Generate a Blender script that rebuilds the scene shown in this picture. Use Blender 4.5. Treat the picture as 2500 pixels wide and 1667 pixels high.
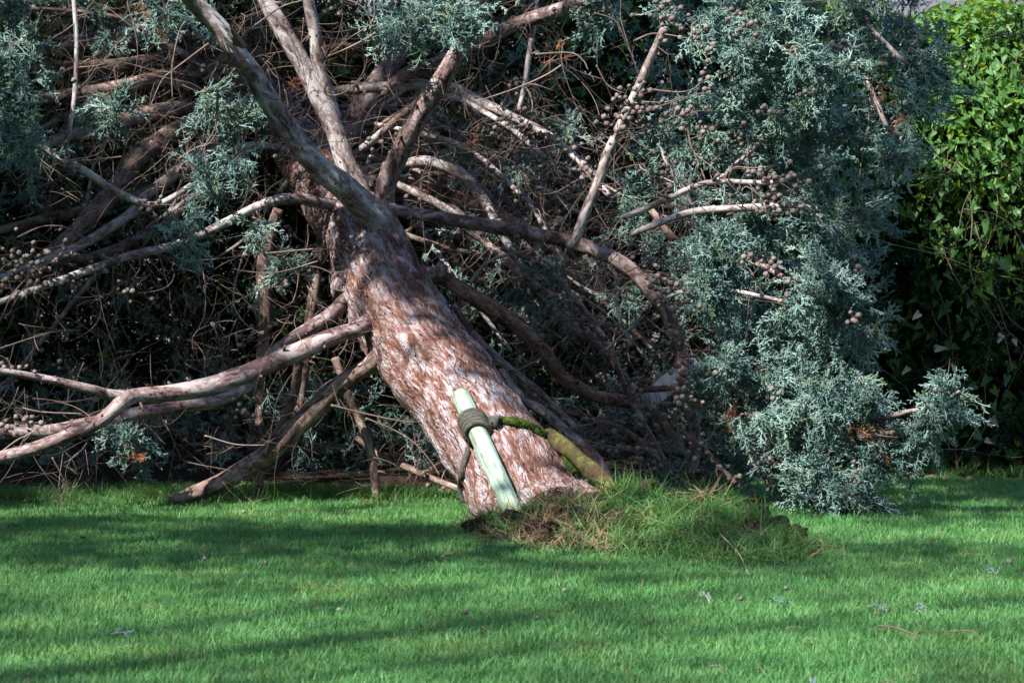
import bpy, math, random
import numpy as np
from mathutils import Vector, noise, bvhtree

for o in list(bpy.data.objects):
    bpy.data.objects.remove(o, do_unlink=True)
scene = bpy.context.scene
COL = scene.collection
rng = np.random.default_rng(11)
random.seed(11)

# ------------------------------------------------------------------ camera
F = 6818.0            # focal length in photo pixels (photo is 2500 wide)
CAMZ = 0.8
HOR = 684.0           # horizon row of the level camera
cam = bpy.data.cameras.new('camera')
cam.sensor_width = 36.0
cam.lens = 36.0 * F / 2500.0
cam.shift_y = (HOR - 833.5) / 2500.0
cam.clip_start = 0.1
cam.clip_end = 600
cam.dof.use_dof = True
cam.dof.focus_distance = 9.4
cam.dof.aperture_fstop = 13.0
camo = bpy.data.objects.new('camera', cam)
COL.objects.link(camo)
camo.location = (0, 0, CAMZ)
camo.rotation_euler = (math.radians(90), 0, 0)
scene.camera = camo

# ------------------------------------------------------------------ light
SUN = np.array([-0.48, -0.50, 0.72])
SUN /= np.linalg.norm(SUN)
elev = math.asin(SUN[2])
azim = math.atan2(SUN[0], SUN[1])          # clockwise from +Y
world = bpy.data.worlds.new('World')
scene.world = world
world.use_nodes = True
wn = world.node_tree.nodes
wl = world.node_tree.links
bg = wn['Background']
sky = wn.new('ShaderNodeTexSky')
sky.sky_type = 'NISHITA'
sky.sun_disc = False
sky.sun_elevation = elev
sky.sun_rotation = azim
sky.air_density = 1.0
sky.dust_density = 0.4
sky.ozone_density = 1.6
wl.new(sky.outputs[0], bg.inputs[0])
bg.inputs[1].default_value = 0.14
sun = bpy.data.lights.new('sun', 'SUN')
sun.energy = 4.6
sun.angle = math.radians(0.55)
sun.color = (1.0, 0.965, 0.91)
suno = bpy.data.objects.new('sun', sun)
COL.objects.link(suno)
suno.rotation_euler = Vector(-SUN).to_track_quat('-Z', 'Y').to_euler()
suno.location = tuple(SUN * 30)
scene.view_settings.view_transform = 'Standard'
scene.view_settings.look = 'None'
scene.view_settings.exposure = 1.74
scene.view_settings.gamma = 1.0
scene.view_settings.use_curve_mapping = False
scene.render.engine = 'CYCLES'
scene.cycles.max_bounces = 5
scene.cycles.diffuse_bounces = 3
scene.cycles.glossy_bounces = 2
scene.cycles.transmission_bounces = 3
scene.cycles.transparent_max_bounces = 4
scene.cycles.caustics_reflective = False
scene.cycles.caustics_refractive = False

# ------------------------------------------------------------------ helpers
S = 2500.0 / 2352.0


def P(x, y, d):
    """point seen at (x, y) of the 2352-wide view of the photo, d metres away along the view axis"""
    return np.array([(x * S - 1250.0) * d / F, d, CAMZ - (y * S - HOR) * d / F])


def R(px, d):
    return px * S * d / F


def ground(x, y, z=0.0):
    d = (CAMZ - z) * F / (y * S - HOR)
    return P(x, y, d)


def mesh_np(name, V, Fc, mats=(), smooth=True, attrs=None):
    V = np.asarray(V, dtype=np.float32)
    me = bpy.data.meshes.new(name)
    if isinstance(Fc, np.ndarray):
        n, k = Fc.shape
        me.vertices.add(len(V))
        me.vertices.foreach_set('co', V.ravel())
        me.loops.add(n * k)
        me.loops.foreach_set('vertex_index', Fc.ravel().astype(np.int32))
        me.polygons.add(n)
        me.polygons.foreach_set('loop_start', np.arange(0, n * k, k, dtype=np.int32))
        me.polygons.foreach_set('loop_total', np.full(n, k, dtype=np.int32))
    else:
        me.from_pydata([tuple(v) for v in V], [], Fc)
    for m in mats:
        me.materials.append(m)
    if attrs:
        for an, (typ, data) in attrs.items():
            a = me.attributes.new(an, typ, 'POINT')
            key = 'vector' if typ == 'FLOAT_VECTOR' else 'value'
            a.data.foreach_set(key, np.asarray(data, dtype=np.float32).ravel())
    me.update(calc_edges=True)
    me.polygons.foreach_set('use_smooth', np.full(len(me.polygons), smooth, dtype=bool))
    return me


def obj(name, me, parent=None, loc=None, link=True):
    o = bpy.data.objects.new(name, me)
    if link:
        COL.objects.link(o)
    if parent is not None:
        o.parent = parent
    if loc is not None:
        o.location = loc
    return o


def tag(o, label=None, cat=None, group=None, kind=None):
    if label:
        o['label'] = label
    if cat:
        o['category'] = cat
    if group:
        o['group'] = group
    if kind:
        o['kind'] = kind
    return o


def empty(name, label, cat, loc=(0, 0, 0), group=None):
    o = bpy.data.objects.new(name, None)
    o.empty_display_size = 0.1
    COL.objects.link(o)
    o.location = loc
    return tag(o, label, cat, group)


def rel(o, parent):
    """parent, keeping world coordinates already baked in the mesh"""
    o.parent = parent
    o.location = (-parent.location.x, -parent.location.y, -parent.location.z)
    return o


def unit(v):
    v = np.asarray(v, float)
    return v / (np.linalg.norm(v, axis=-1, keepdims=True) + 1e-12)


def spline(ctrl, n):
    """Catmull-Rom through rows of ctrl, n samples"""
    c = np.asarray(ctrl, float)
    if len(c) < 3:
        t = np.linspace(0, 1, n)[:, None]
        return c[0] * (1 - t) + c[-1] * t
    seg = np.linalg.norm(np.diff(c[:, :3], axis=0), axis=1)
    cum = np.concatenate([[0], np.cumsum(seg)])
    s = np.linspace(0, cum[-1], n)
    i = np.clip(np.searchsorted(cum, s, side='right') - 1, 0, len(c) - 2)
    t = ((s - cum[i]) / (seg[i] + 1e-9))[:, None]
    p1, p2 = c[i], c[i + 1]
    p0 = np.where((i > 0)[:, None], c[np.maximum(i - 1, 0)], 2 * p1 - p2)
    p3 = np.where((i < len(c) - 2)[:, None], c[np.minimum(i + 2, len(c) - 1)], 2 * p2 - p1)
    return 0.5 * (2 * p1 + (p2 - p0) * t + (2 * p0 - 5 * p1 + 4 * p2 - p3) * t ** 2 + (3 * p1 - p0 - 3 * p2 + p3) * t ** 3)


def frames(p):
    n = len(p)
    T = np.zeros_like(p)
    T[1:-1] = p[2:] - p[:-2]
    T[0] = p[1] - p[0]
    T[-1] = p[-1] - p[-2]
    T = unit(T)
    N = np.zeros_like(p)
    a = np.array([0, 0, 1.0]) if abs(T[0, 2]) < 0.9 else np.array([1.0, 0, 0])
    v = unit(np.cross(T[0], a))
    N[0] = v
    for i in range(1, n):
        v = v - T[i] * np.dot(v, T[i])
        v = v / (np.linalg.norm(v) + 1e-12)
        N[i] = v
    return T, N, np.cross(T, N)


def tube_arrays(p, r, sides, lump=0.0, seed=0.0, cap=True, fib=0.0):
    """vertices, quads, bark-space coordinate (around, around, along)"""
    p = np.asarray(p, float)
    r = np.asarray(r, float)
    n = len(p)
    T, N, B = frames(p)
    s = np.concatenate([[0], np.cumsum(np.linalg.norm(np.diff(p, axis=0), axis=1))])
    th = np.linspace(0, 2 * np.pi, sides, endpoint=False)
    ct, st = np.cos(th), np.sin(th)
    rr = np.repeat(r[:, None], sides, 1)
    if lump or fib:
        for i in range(n):
            for j in range(sides):
                q = Vector((ct[j] * r[i] * 9 + seed, st[j] * r[i] * 9, s[i] * 5 + seed))
                k = lump * noise.noise(q) + 0.5 * lump * noise.noise(q * 2.7)
                if fib:
                    q2 = Vector((ct[j] * r[i] * 42, st[j] * r[i] * 42, s[i] * 9 + seed))
                    k += fib * (noise.noise(q2) + 0.6 * noise.noise(q2 * 2.3))
                rr[i, j] = r[i] * (1 + k)
    V = p[:, None, :] + rr[:, :, None] * (ct[None, :, None] * N[:, None, :] + st[None, :, None] * B[:, None, :])
    A = np.stack([np.broadcast_to(ct * 1.0, (n, sides)) * r[:, None], np.broadcast_to(st * 1.0, (n, sides)) * r[:, None],
                  np.broadcast_to(s[:, None], (n, sides)) + seed], axis=2)
    V = V.reshape(-1, 3)
    A = A.reshape(-1, 3)
    i = np.arange(n - 1)[:, None] * sides
    j = np.arange(sides)[None, :]
    j2 = (j + 1) % sides
    Q = np.stack([i + j, i + j2, i + sides + j2, i + sides + j], axis=2).reshape(-1, 4)
    if cap:
        V = np.vstack([V, p[0], p[-1]])
        A = np.vstack([A, [0, 0, s[0] + seed], [0, 0, s[-1] + seed]])
        a, b = n * sides, n * sides + 1
        c0 = np.stack([np.full(sides, a), (j2[0]), j[0], np.full(sides, a)], 1)
        c1 = np.stack([np.full(sides, b), (n - 1) * sides + j[0], (n - 1) * sides + j2[0], np.full(sides, b)], 1)
        return V, Q, A, np.vstack([c0, c1])[:, :3]
    return V, Q, A, np.zeros((0, 3), int)


class MB:
    """collects arrays into one mesh"""
    def __init__(self):
        self.V, self.Q, self.T, self.A, self.n = [], [], [], [], 0

    def add(self, V, Q, A, T):
        self.V.append(V)
        self.A.append(A)
        if len(Q):
            self.Q.append(Q + self.n)
        if len(T):
            self.T.append(T + self.n)
        self.n += len(V)

    def tube(self, p, r, sides=5, **k):
        V, Q, A, T = tube_arrays(p, r, sides, **k)
        self.add(V, Q, A, T)

    def mesh(self, name, mat, smooth=True):
        V = np.vstack(self.V)
        A = np.vstack(self.A)
        Q = np.vstack(self.Q) if self.Q else np.zeros((0, 4), int)
        T = np.vstack(self.T) if self.T else np.zeros((0, 3), int)
        me = bpy.data.meshes.new(name)
        me.vertices.add(len(V))
        me.vertices.foreach_set('co', V.astype(np.float32).ravel())
        L = np.concatenate([Q.ravel(), T.ravel()]).astype(np.int32)
        me.loops.add(len(L))
        me.loops.foreach_set('vertex_index', L)
        tot = np.concatenate([np.full(len(Q), 4), np.full(len(T), 3)]).astype(np.int32)
        me.polygons.add(len(tot))
        me.polygons.foreach_set('loop_start', np.concatenate([[0], np.cumsum(tot)[:-1]]).astype(np.int32))
        me.polygons.foreach_set('loop_total', tot)
        me.materials.append(mat)
        a = me.attributes.new('bark', 'FLOAT_VECTOR', 'POINT')
        a.data.foreach_set('vector', A.astype(np.float32).ravel())
        me.update(calc_edges=True)
        me.polygons.foreach_set('use_smooth', np.full(len(tot), smooth, dtype=bool) & (tot == 4))
        return me


def eulers(D, spin=None, up=None):
    """euler angles that turn +Z to each row of D, with a random spin about it"""
    D = unit(D)
    n = len(D)
    if up is None:
        a = np.where(np.abs(D[:, 2:3]) < 0.9, np.array([[0, 0, 1.0]]), np.array([[1.0, 0, 0]]))
    else:
        a = np.broadcast_to(up, (n, 3))
    X = unit(np.cross(a, D))
    Y = np.cross(D, X)
    if spin is None:
        spin = rng.uniform(0, 2 * np.pi, n)
    c, s = np.cos(spin)[:, None], np.sin(spin)[:, None]
    X, Y = X * c + Y * s, -X * s + Y * c
    ry = -np.arcsin(np.clip(X[:, 2], -1, 1))
    rx = np.arctan2(Y[:, 2], D[:, 2])
    rz = np.arctan2(X[:, 1], X[:, 0])
    return np.stack([rx, ry, rz], 1)


def make_scatter_group():
    ng = bpy.data.node_groups.new('scatter', 'GeometryNodeTree')
    ng.interface.new_socket('Geometry', in_out='INPUT', socket_type='NodeSocketGeometry')
    ng.interface.new_socket('Source', in_out='INPUT', socket_type='NodeSocketCollection')
    ng.interface.new_socket('Geometry', in_out='OUTPUT', socket_type='NodeSocketGeometry')
    N, L = ng.nodes, ng.links
    gi, go = N.new('NodeGroupInput'), N.new('NodeGroupOutput')
    ci = N.new('GeometryNodeCollectionInfo')
    ci.inputs['Separate Children'].default_value = True
    ci.inputs['Reset Children'].default_value = True
    iop = N.new('GeometryNodeInstanceOnPoints')
    iop.inputs['Pick Instance'].default_value = True

    def attr(nm, typ):
        a = N.new('GeometryNodeInputNamedAttribute')
        a.data_type = typ
        a.inputs['Name'].default_value = nm
        return a.outputs['Attribute']
    e2r = N.new('FunctionNodeEulerToRotation')
    L.new(gi.outputs['Geometry'], iop.inputs['Points'])
    L.new(gi.outputs['Source'], ci.inputs['Collection'])
    L.new(ci.outputs[0], iop.inputs['Instance'])
    L.new(attr('pick', 'INT'), iop.inputs['Instance Index'])
    L.new(attr('rot', 'FLOAT_VECTOR'), e2r.inputs[0])
    L.new(e2r.outputs[0], iop.inputs['Rotation'])
    L.new(attr('scl', 'FLOAT_VECTOR'), iop.inputs['Scale'])
    L.new(iop.outputs[0], go.inputs[0])
    return ng


SCATTER = make_scatter_group()


def scatter(name, pts, rot, scl, coll, parent=None):
    pts = np.asarray(pts, float)
    n = len(pts)
    scl = np.asarray(scl, float)
    if scl.ndim == 1:
        scl = np.repeat(scl[:, None], 3, 1)
    me = bpy.data.meshes.new(name)
    me.vertices.add(n)
    me.vertices.foreach_set('co', pts.astype(np.float32).ravel())
    a = me.attributes.new('rot', 'FLOAT_VECTOR', 'POINT')
    a.data.foreach_set('vector', np.asarray(rot, np.float32).ravel())
    a = me.attributes.new('scl', 'FLOAT_VECTOR', 'POINT')
    a.data.foreach_set('vector', scl.astype(np.float32).ravel())
    a = me.attributes.new('pick', 'INT', 'POINT')
    a.data.foreach_set('value', rng.integers(0, len(coll.objects), n).astype(np.int32))
    o = bpy.data.objects.new(name, me)
    COL.objects.link(o)
    o['kind'] = 'stuff'
    if parent is not None:
        rel(o, parent)
    m = o.modifiers.new('scatter', 'NODES')
    m.node_group = SCATTER
    for it in SCATTER.interface.items_tree:
        if it.in_out == 'INPUT' and it.name == 'Source':
            m[it.identifier] = coll
    return o


def source(name, meshes):
    c = bpy.data.collections.new(name)
    for i, me in enumerate(meshes):
        c.objects.link(bpy.data.objects.new('%s_%s' % (name, 'abcdefghijkl'[i]), me))
    return c


# ------------------------------------------------------------------ materials
class NT:
    def __init__(self, name):
        self.m = bpy.data.materials.new(name)
        self.m.use_nodes = True
        self.t = self.m.node_tree
        self.n, self.l = self.t.nodes, self.t.links
        self.b = self.n['Principled BSDF']
        self.out = self.n['Material Output']

    def node(self, typ, **kw):
        x = self.n.new(typ)
        for k, v in kw.items():
            if hasattr(x, k):
                setattr(x, k, v)
            else:
                x.inputs[k].default_value = v
        return x

    def link(self, a, b):
        self.l.new(a, b)

    def attr(self, name):
        return self.node('ShaderNodeAttribute', attribute_name=name).outputs['Vector']

    def pos(self):
        return self.node('ShaderNodeNewGeometry').outputs['Position']

    def mapping(self, vec, scale):
        m = self.node('ShaderNodeMapping')
        m.inputs['Scale'].default_value = scale
        self.link(vec, m.inputs['Vector'])
        return m.outputs[0]

    def noise(self, vec, scale, detail=4, rough=0.6, dist=0.0):
        x = self.node('ShaderNodeTexNoise')
        x.inputs['Scale'].default_value = scale
        x.inputs['Detail'].default_value = detail
        x.inputs['Roughness'].default_value = rough
        x.inputs['Distortion'].default_value = dist
        if vec is not None:
            self.link(vec, x.inputs['Vector'])
        return x.outputs['Fac']

    def voronoi(self, vec, scale, feature='F1'):
        x = self.node('ShaderNodeTexVoronoi', feature=feature)
        x.inputs['Scale'].default_value = scale
        self.link(vec, x.inputs['Vector'])
        return x

    def ramp(self, fac, stops, interp='LINEAR'):
        x = self.node('ShaderNodeValToRGB')
        r = x.color_ramp
        r.interpolation = interp
        while len(r.elements) < len(stops):
            r.elements.new(0.5)
        for e, (p, c) in zip(r.elements, stops):
            e.position = p
            e.color = (c, c, c, 1) if isinstance(c, (int, float)) else (*c, 1)
        self.link(fac, x.inputs[0])
        return x.outputs[0]

    def mix(self, fac, a, b, blend='MIX'):
        x = self.node('ShaderNodeMix', data_type='RGBA', blend_type=blend)
        for s, v in ((x.inputs[0], fac), (x.inputs[6], a), (x.inputs[7], b)):
            if isinstance(v, (int, float)):
                s.default_value = v
            elif isinstance(v, tuple):
                s.default_value = (*v, 1)
            else:
                self.link(v, s)
        return x.outputs[2]

    def math(self, op, a, b=0.0):
        x = self.node('ShaderNodeMath', operation=op)
        for s, v in ((x.inputs[0], a), (x.inputs[1], b)):
            if isinstance(v, (int, float)):
                s.default_value = v
            else:
                self.link(v, s)
        return x.outputs[0]

    def color(self, c):
        if isinstance(c, tuple):
            self.b.inputs['Base Color'].default_value = (*c, 1)
        else:
            self.link(c, self.b.inputs['Base Color'])

    def bump(self, h, strength=0.5, dist=0.01):
        x = self.node('ShaderNodeBump')
        x.inputs['Strength'].default_value = strength
        x.inputs['Distance'].default_value = dist
        self.link(h, x.inputs['Height'])
        self.link(x.outputs[0], self.b.inputs['Normal'])

    def rough(self, r, spec=0.3):
        self.b.inputs['Roughness'].default_value = r
        self.b.inputs['Specular IOR Level'].default_value = spec

    def random(self):
        return self.node('ShaderNodeObjectInfo').outputs['Random']

    def translucent(self, col, amount):
        tr = self.node('ShaderNodeBsdfTranslucent')
        if isinstance(col, tuple):
            tr.inputs[0].default_value = (*col, 1)
        else:
            self.link(col, tr.inputs[0])
        mx = self.node('ShaderNodeMixShader')
        mx.inputs[0].default_value = amount
        self.link(self.b.outputs[0], mx.inputs[1])
        self.link(tr.outputs[0], mx.inputs[2])
        self.link(mx.outputs[0], self.out.inputs[0])


def mat_trunk():
    t = NT('flaking_trunk_bark')
    v = t.attr('bark')
    vs = t.mapping(v, (1.0, 1.0, 0.24))
    big = t.noise(vs, 17, 5, 0.62, 0.6)
    fine = t.noise(vs, 62, 5, 0.7, 0.8)
    mixf = t.math('ADD', t.math('MULTIPLY', big, 0.5), t.math('MULTIPLY', fine, 0.5))
    base = t.ramp(mixf, [(0.35, (0.020, 0.010, 0.009)), (0.42, (0.085, 0.036, 0.025)), (0.478, (0.165, 0.073, 0.052)),
                         (0.505, (0.23, 0.165, 0.16)), (0.555, (0.325, 0.285, 0.305)), (0.65, (0.46, 0.43, 0.47))])
    red = t.ramp(t.noise(vs, 9, 3, 0.5), [(0.42, 0.0), (0.62, 1.0)])
    col = t.mix(t.math('MULTIPLY', red, 0.30), base, (0.16, 0.076, 0.058), 'MIX')
    vr = t.voronoi(t.mapping(v, (1, 1, 0.45)), 75, 'DISTANCE_TO_EDGE')
    crack = t.ramp(vr.outputs['Distance'], [(0.0, 0.25), (0.09, 1.0)])
    nz = t.ramp(t.noise(vs, 26, 3, 0.5), [(0.45, 0.0), (0.6, 1.0)])
    col = t.mix(nz, col, t.mix(1.0, col, crack, 'MULTIPLY'))
    t.color(col)
    t.rough(0.85, 0.25)
    h = t.math('ADD', t.math('MULTIPLY', fine, 1.0), t.math('MULTIPLY', vr.outputs['Distance'], 0.8))
    t.bump(h, 1.0, 0.018)
    return t.m


def mat_limb(name, pale, mid, dark, shift=0.0):
    t = NT(name)
    v = t.attr('bark')
    vs = t.mapping(v, (1.0, 1.0, 0.5))
    n1 = t.noise(vs, 19, 4, 0.6, 0.9)
    n2 = t.noise(vs, 90, 4, 0.65, 0.4)
    f = t.math('ADD', t.math('MULTIPLY', n1, 0.68), t.math('MULTIPLY', n2, 0.32))
    col = t.ramp(f, [(0.405 + shift, dark), (0.43 + shift, mid), (0.50 + shift, tuple(0.8 * a + 0.2 * b for a, b in zip(mid, pale))), (0.515 + shift, tuple(0.25 * a + 0.75 * b for a, b in zip(mid, pale))), (0.57 + shift, pale)])
    vr = t.voronoi(t.mapping(v, (1, 1, 0.6)), 46)
    spot = t.ramp(vr.outputs['Distance'], [(0.10, 1.0), (0.17, 0.0)])
    gate = t.ramp(t.noise(v, 11, 2), [(0.5, 0.0), (0.56, 1.0)])
    col = t.mix(t.math('MULTIPLY', spot, gate), col, (0.075, 0.030, 0.022))
    t.color(col)
    t.rough(0.72, 0.35)
    t.bump(f, 0.55, 0.006)
    return t.m


def mat_flake():
    t = NT('loose_bark_flake')
    v = t.attr('bark')
    sep = t.node('ShaderNodeSeparateXYZ')
    t.link(v, sep.inputs[0])
    col = t.ramp(sep.outputs[0], [(0.0, (0.055, 0.024, 0.016)), (0.4, (0.105, 0.050, 0.038)), (0.64, (0.18, 0.105, 0.085)), (0.84, (0.27, 0.21, 0.20)), (1.0, (0.38, 0.34, 0.35))])
    n = t.noise(t.pos(), 160, 3)
    col = t.mix(t.math('MULTIPLY', n, 0.5), col, (0.10, 0.055, 0.04))
    t.color(col)
    t.rough(0.9, 0.2)
    return t.m


def mat_twig(name, a, b):
    t = NT(name)
    v = t.attr('bark')
    r = t.random()
    col = t.ramp(t.noise(t.mapping(v, (1, 1, 0.25)), 60, 3), [(0.35, a), (0.65, b)])
    col = t.mix(t.math('MULTIPLY', r, 0.75), col, (0.075, 0.045, 0.036))
    t.color(col)
    t.rough(0.8, 0.25)
    return t.m


def mat_cone():
    t = NT('cypress_cone_scale')
    tc = t.node('ShaderNodeTexCoord').outputs['Object']
    r = t.random()
    col = t.ramp(r, [(0.0, (0.050, 0.032, 0.026)), (0.35, (0.090, 0.064, 0.056)), (0.7, (0.13, 0.098, 0.092)), (0.9, (0.15, 0.128, 0.095)), (1.0, (0.095, 0.105, 0.085))])
    n = t.noise(tc, 170, 3)
    col = t.mix(t.ramp(n, [(0.45, 0.0), (0.75, 0.6)]), col, (0.26, 0.23, 0.23))
    t.color(col)
    t.rough(0.75, 0.3)
    t.bump(n, 0.4, 0.002)
    return t.m


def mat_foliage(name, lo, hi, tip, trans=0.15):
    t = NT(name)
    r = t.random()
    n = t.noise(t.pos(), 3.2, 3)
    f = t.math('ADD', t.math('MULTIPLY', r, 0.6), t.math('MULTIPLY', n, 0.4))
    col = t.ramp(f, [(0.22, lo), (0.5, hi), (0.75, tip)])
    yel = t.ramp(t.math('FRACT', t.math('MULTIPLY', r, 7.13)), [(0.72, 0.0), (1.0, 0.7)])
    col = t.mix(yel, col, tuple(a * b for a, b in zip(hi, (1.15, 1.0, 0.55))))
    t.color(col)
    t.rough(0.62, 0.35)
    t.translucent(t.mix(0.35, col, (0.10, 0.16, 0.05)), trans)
    return t.m


def mat_leaf(name, lo, hi, tcol, trans=0.35, rough=0.4, spec=0.5):
    t = NT(name)
    r = t.random()
    n = t.noise(t.pos(), 4.0, 2)
    col = t.ramp(t.math('ADD', t.math('MULTIPLY', r, 0.6), t.math('MULTIPLY', n, 0.4)), [(0.2, lo), (0.8, hi)])
    t.color(col)
    t.rough(rough, spec)
    t.translucent(tcol, trans)
    return t.m


def mat_grass(name, lo, mid, hi, trans=0.3):
    t = NT(name)
    p = t.pos()
    r = t.random()
    n = t.noise(p, 1.7, 3)
    n2 = t.noise(p, 23, 2)
    f = t.math('ADD', t.math('ADD', t.math('MULTIPLY', r, 0.35), t.math('MULTIPLY', n, 0.35)), t.math('MULTIPLY', n2, 0.3))
    col = t.ramp(f, [(0.3, lo), (0.5, mid), (0.72, hi)])
    pat = t.ramp(t.noise(p, 2.6, 5, 0.7), [(0.52, 0.0), (0.68, 0.6)])
    col = t.mix(pat, col, (hi[0] * 1.25, hi[1] * 0.88, hi[2] * 0.8))
    t.color(col)
    t.rough(0.55, 0.35)
    t.translucent(t.mix(0.5, col, (0.20, 0.30, 0.02)), trans)
    return t.m


def mat_soil(name, a, b, green=None):
    t = NT(name)
    p = t.pos()
    n = t.noise(p, 9, 6, 0.7)
    n2 = t.noise(p, 70, 4, 0.7)
    col = t.ramp(t.math('ADD', t.math('MULTIPLY', n, 0.5), t.math('MULTIPLY', n2, 0.5)), [(0.35, a), (0.65, b)])
    if green:
        g = t.ramp(t.noise(p, 3, 4), [(0.35, 0.2), (0.6, 1.0)])
        col = t.mix(g, col, green)
    t.color(col)
    t.rough(0.95, 0.1)
    t.bump(n2, 0.8, 0.02)
    return t.m


def mat_stake():
    t = NT('green_treated_wood')
    v = t.attr('bark')
    n = t.noise(t.mapping(v, (1, 1, 0.06)), 110, 4, 0.6)
    big = t.noise(t.mapping(v, (1, 1, 0.3)), 14, 4, 0.6)
    col = t.ramp(n, [(0.3, (0.10, 0.125, 0.09)), (0.45, (0.21, 0.29, 0.225)), (0.7, (0.31, 0.42, 0.345))])
    col = t.mix(t.ramp(big, [(0.52, 0.0), (0.68, 0.75)]), col, (0.15, 0.155, 0.075))
    st_ = t.noise(t.mapping(v, (1, 1, 0.12)), 50, 5, .7)
    col = t.mix(t.ramp(st_, [(0.52, 0.0), (0.63, 0.8)]), col, (0.10, 0.10, 0.065))
    sep = t.node('ShaderNodeSeparateXYZ')
    t.link(v, sep.inputs[0])
    low = t.ramp(t.math('ADD', sep.outputs[2], t.math('MULTIPLY', big, 0.12)), [(0.10, 1.0), (0.22, 0.0)])
    col = t.mix(low, col, (0.15, 0.15, 0.055))
    t.color(col)
    t.rough(0.8, 0.25)
    t.bump(n, 0.5, 0.004)
    return t.m


def mat_moss(name, a, b, c):
    t = NT(name)
    p = t.pos()
    n = t.noise(p, 22, 4, 0.65)
    n2 = t.noise(p, 190, 3)
    col = t.ramp(t.math('ADD', t.math('MULTIPLY', n, 0.75), t.math('MULTIPLY', n2, 0.25)), [(0.42, a), (0.52, b), (0.62, c)])
    t.color(col)
    t.rough(0.95, 0.15)
    t.bump(n2, 0.9, 0.008)
    return t.m


def mat_rope():
    t = NT('old_dark_rope')
    v = t.attr('bark')
    n = t.noise(t.mapping(v, (1, 1, 0.5)), 180, 3)
    t.color(t.ramp(n, [(0.3, (0.018, 0.018, 0.014)), (0.55, (0.050, 0.047, 0.038)), (0.75, (0.12, 0.115, 0.10))]))
    t.rough(0.8, 0.3)
    t.bump(n, 0.6, 0.004)
    return t.m


def mat_flat(name, c, rough=0.7, spec=0.3, var=0.25, scale=40):
    t = NT(name)
    n = t.noise(t.pos(), scale, 4)
    t.color(t.mix(t.math('MULTIPLY', n, var * 2), c, tuple(x * 0.35 for x in c)))
    t.rough(rough, spec)
    return t.m


M_TRUNK = mat_trunk()
M_LIMB = mat_limb('pale_mottled_bark', (0.34, 0.31, 0.305), (0.15, 0.112, 0.104), (0.055, 0.031, 0.028))
M_PURPLE = mat_limb('purple_bark', (0.29, 0.245, 0.24), (0.135, 0.090, 0.084), (0.055, 0.028, 0.028), 0.045)
M_RED = mat_limb('red_brown_bark', (0.27, 0.17, 0.14), (0.15, 0.065, 0.042), (0.055, 0.022, 0.015), 0.03)
M_BROWN = mat_limb('dark_brown_bark', (0.24, 0.18, 0.155), (0.11, 0.066, 0.052), (0.035, 0.018, 0.014), 0.03)
M_FLAKE = mat_flake()
M_TWIG = mat_twig('dry_twig_bark', (0.12, 0.082, 0.068), (0.26, 0.21, 0.185))
M_CONE = mat_cone()
M_CYP = mat_foliage('blue_cypress_shoots', (0.072, 0.135, 0.118), (0.140, 0.230, 0.205), (0.26, 0.375, 0.34))
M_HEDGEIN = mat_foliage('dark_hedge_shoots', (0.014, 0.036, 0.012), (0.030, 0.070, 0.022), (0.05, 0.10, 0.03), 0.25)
M_IVY = mat_leaf('bindweed_leaf', (0.042, 0.12, 0.034), (0.11, 0.235, 0.06), (0.32, 0.44, 0.03), 0.48, 0.48, 0.4)
M_SHADE = mat_leaf('shade_tree_leaf', (0.03, 0.075, 0.018), (0.06, 0.12, 0.03), (0.09, 0.16, 0.02), 0.2)
M_GRASS = mat_grass('lawn_grass_blade', (0.038, 0.128, 0.036), (0.066, 0.210, 0.058), (0.13, 0.275, 0.085))
M_ROUGHGRASS = mat_grass('rough_grass_blade', (0.026, 0.088, 0.020), (0.048, 0.135, 0.028), (0.078, 0.138, 0.038))
M_STRAW = mat_flat('dead_straw', (0.25, 0.165, 0.095), 0.8, 0.2, 0.4, 60)
M_LAWN = mat_soil('lawn_ground', (0.022, 0.040, 0.014), (0.035, 0.085, 0.024), (0.025, 0.085, 0.022))
M_LITTER = mat_soil('needle_litter', (0.010, 0.007, 0.005), (0.035, 0.022, 0.016))
M_SOIL = mat_soil('dark_turned_soil', (0.012, 0.008, 0.006), (0.055, 0.036, 0.026))
M_STAKE = mat_stake()
M_MOSSY = mat_moss('moss_and_lichen_wood', (0.045, 0.026, 0.018), (0.058, 0.052, 0.019), (0.098, 0.105, 0.026))
M_MOSS = mat_moss('bright_moss', (0.020, 0.035, 0.008), (0.050, 0.085, 0.014), (0.10, 0.155, 0.018))
M_ROPE = mat_rope()
M_WOOD = mat_flat('fresh_split_wood', (0.21, 0.135, 0.08), 0.7, 0.3, 0.3, 90)
M_GREYWOOD = mat_flat('weathered_pale_wood', (0.22, 0.23, 0.26), 0.75, 0.3, 0.25, 60)
M_ROOT = mat_limb('dark_root_bark', (0.11, 0.065, 0.062), (0.055, 0.027, 0.026), (0.018, 0.009, 0.009), 0.03)
M_SLATE = mat_flat('grey_rendered_wall', (0.16, 0.15, 0.17), 0.85, 0.2, 0.2, 6)
M_YELLOW = mat_flat('yellow_petal', (0.75, 0.50, 0.02), 0.6, 0.3, 0.1)
M_STEM = mat_twig('dead_vine_stem', (0.12, 0.085, 0.055), (0.26, 0.20, 0.14))
M_GREENSTEM = mat_flat('green_vine_stem', (0.10, 0.19, 0.035), 0.6, 0.4, 0.2)
M_DRYLEAF = mat_flat('dry_brown_leaf', (0.23, 0.12, 0.065), 0.8, 0.2, 0.4, 70)
M_PALELEAF = mat_flat('withered_pale_leaf', (0.42, 0.36, 0.27), 0.8, 0.2, 0.3, 70)

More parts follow.
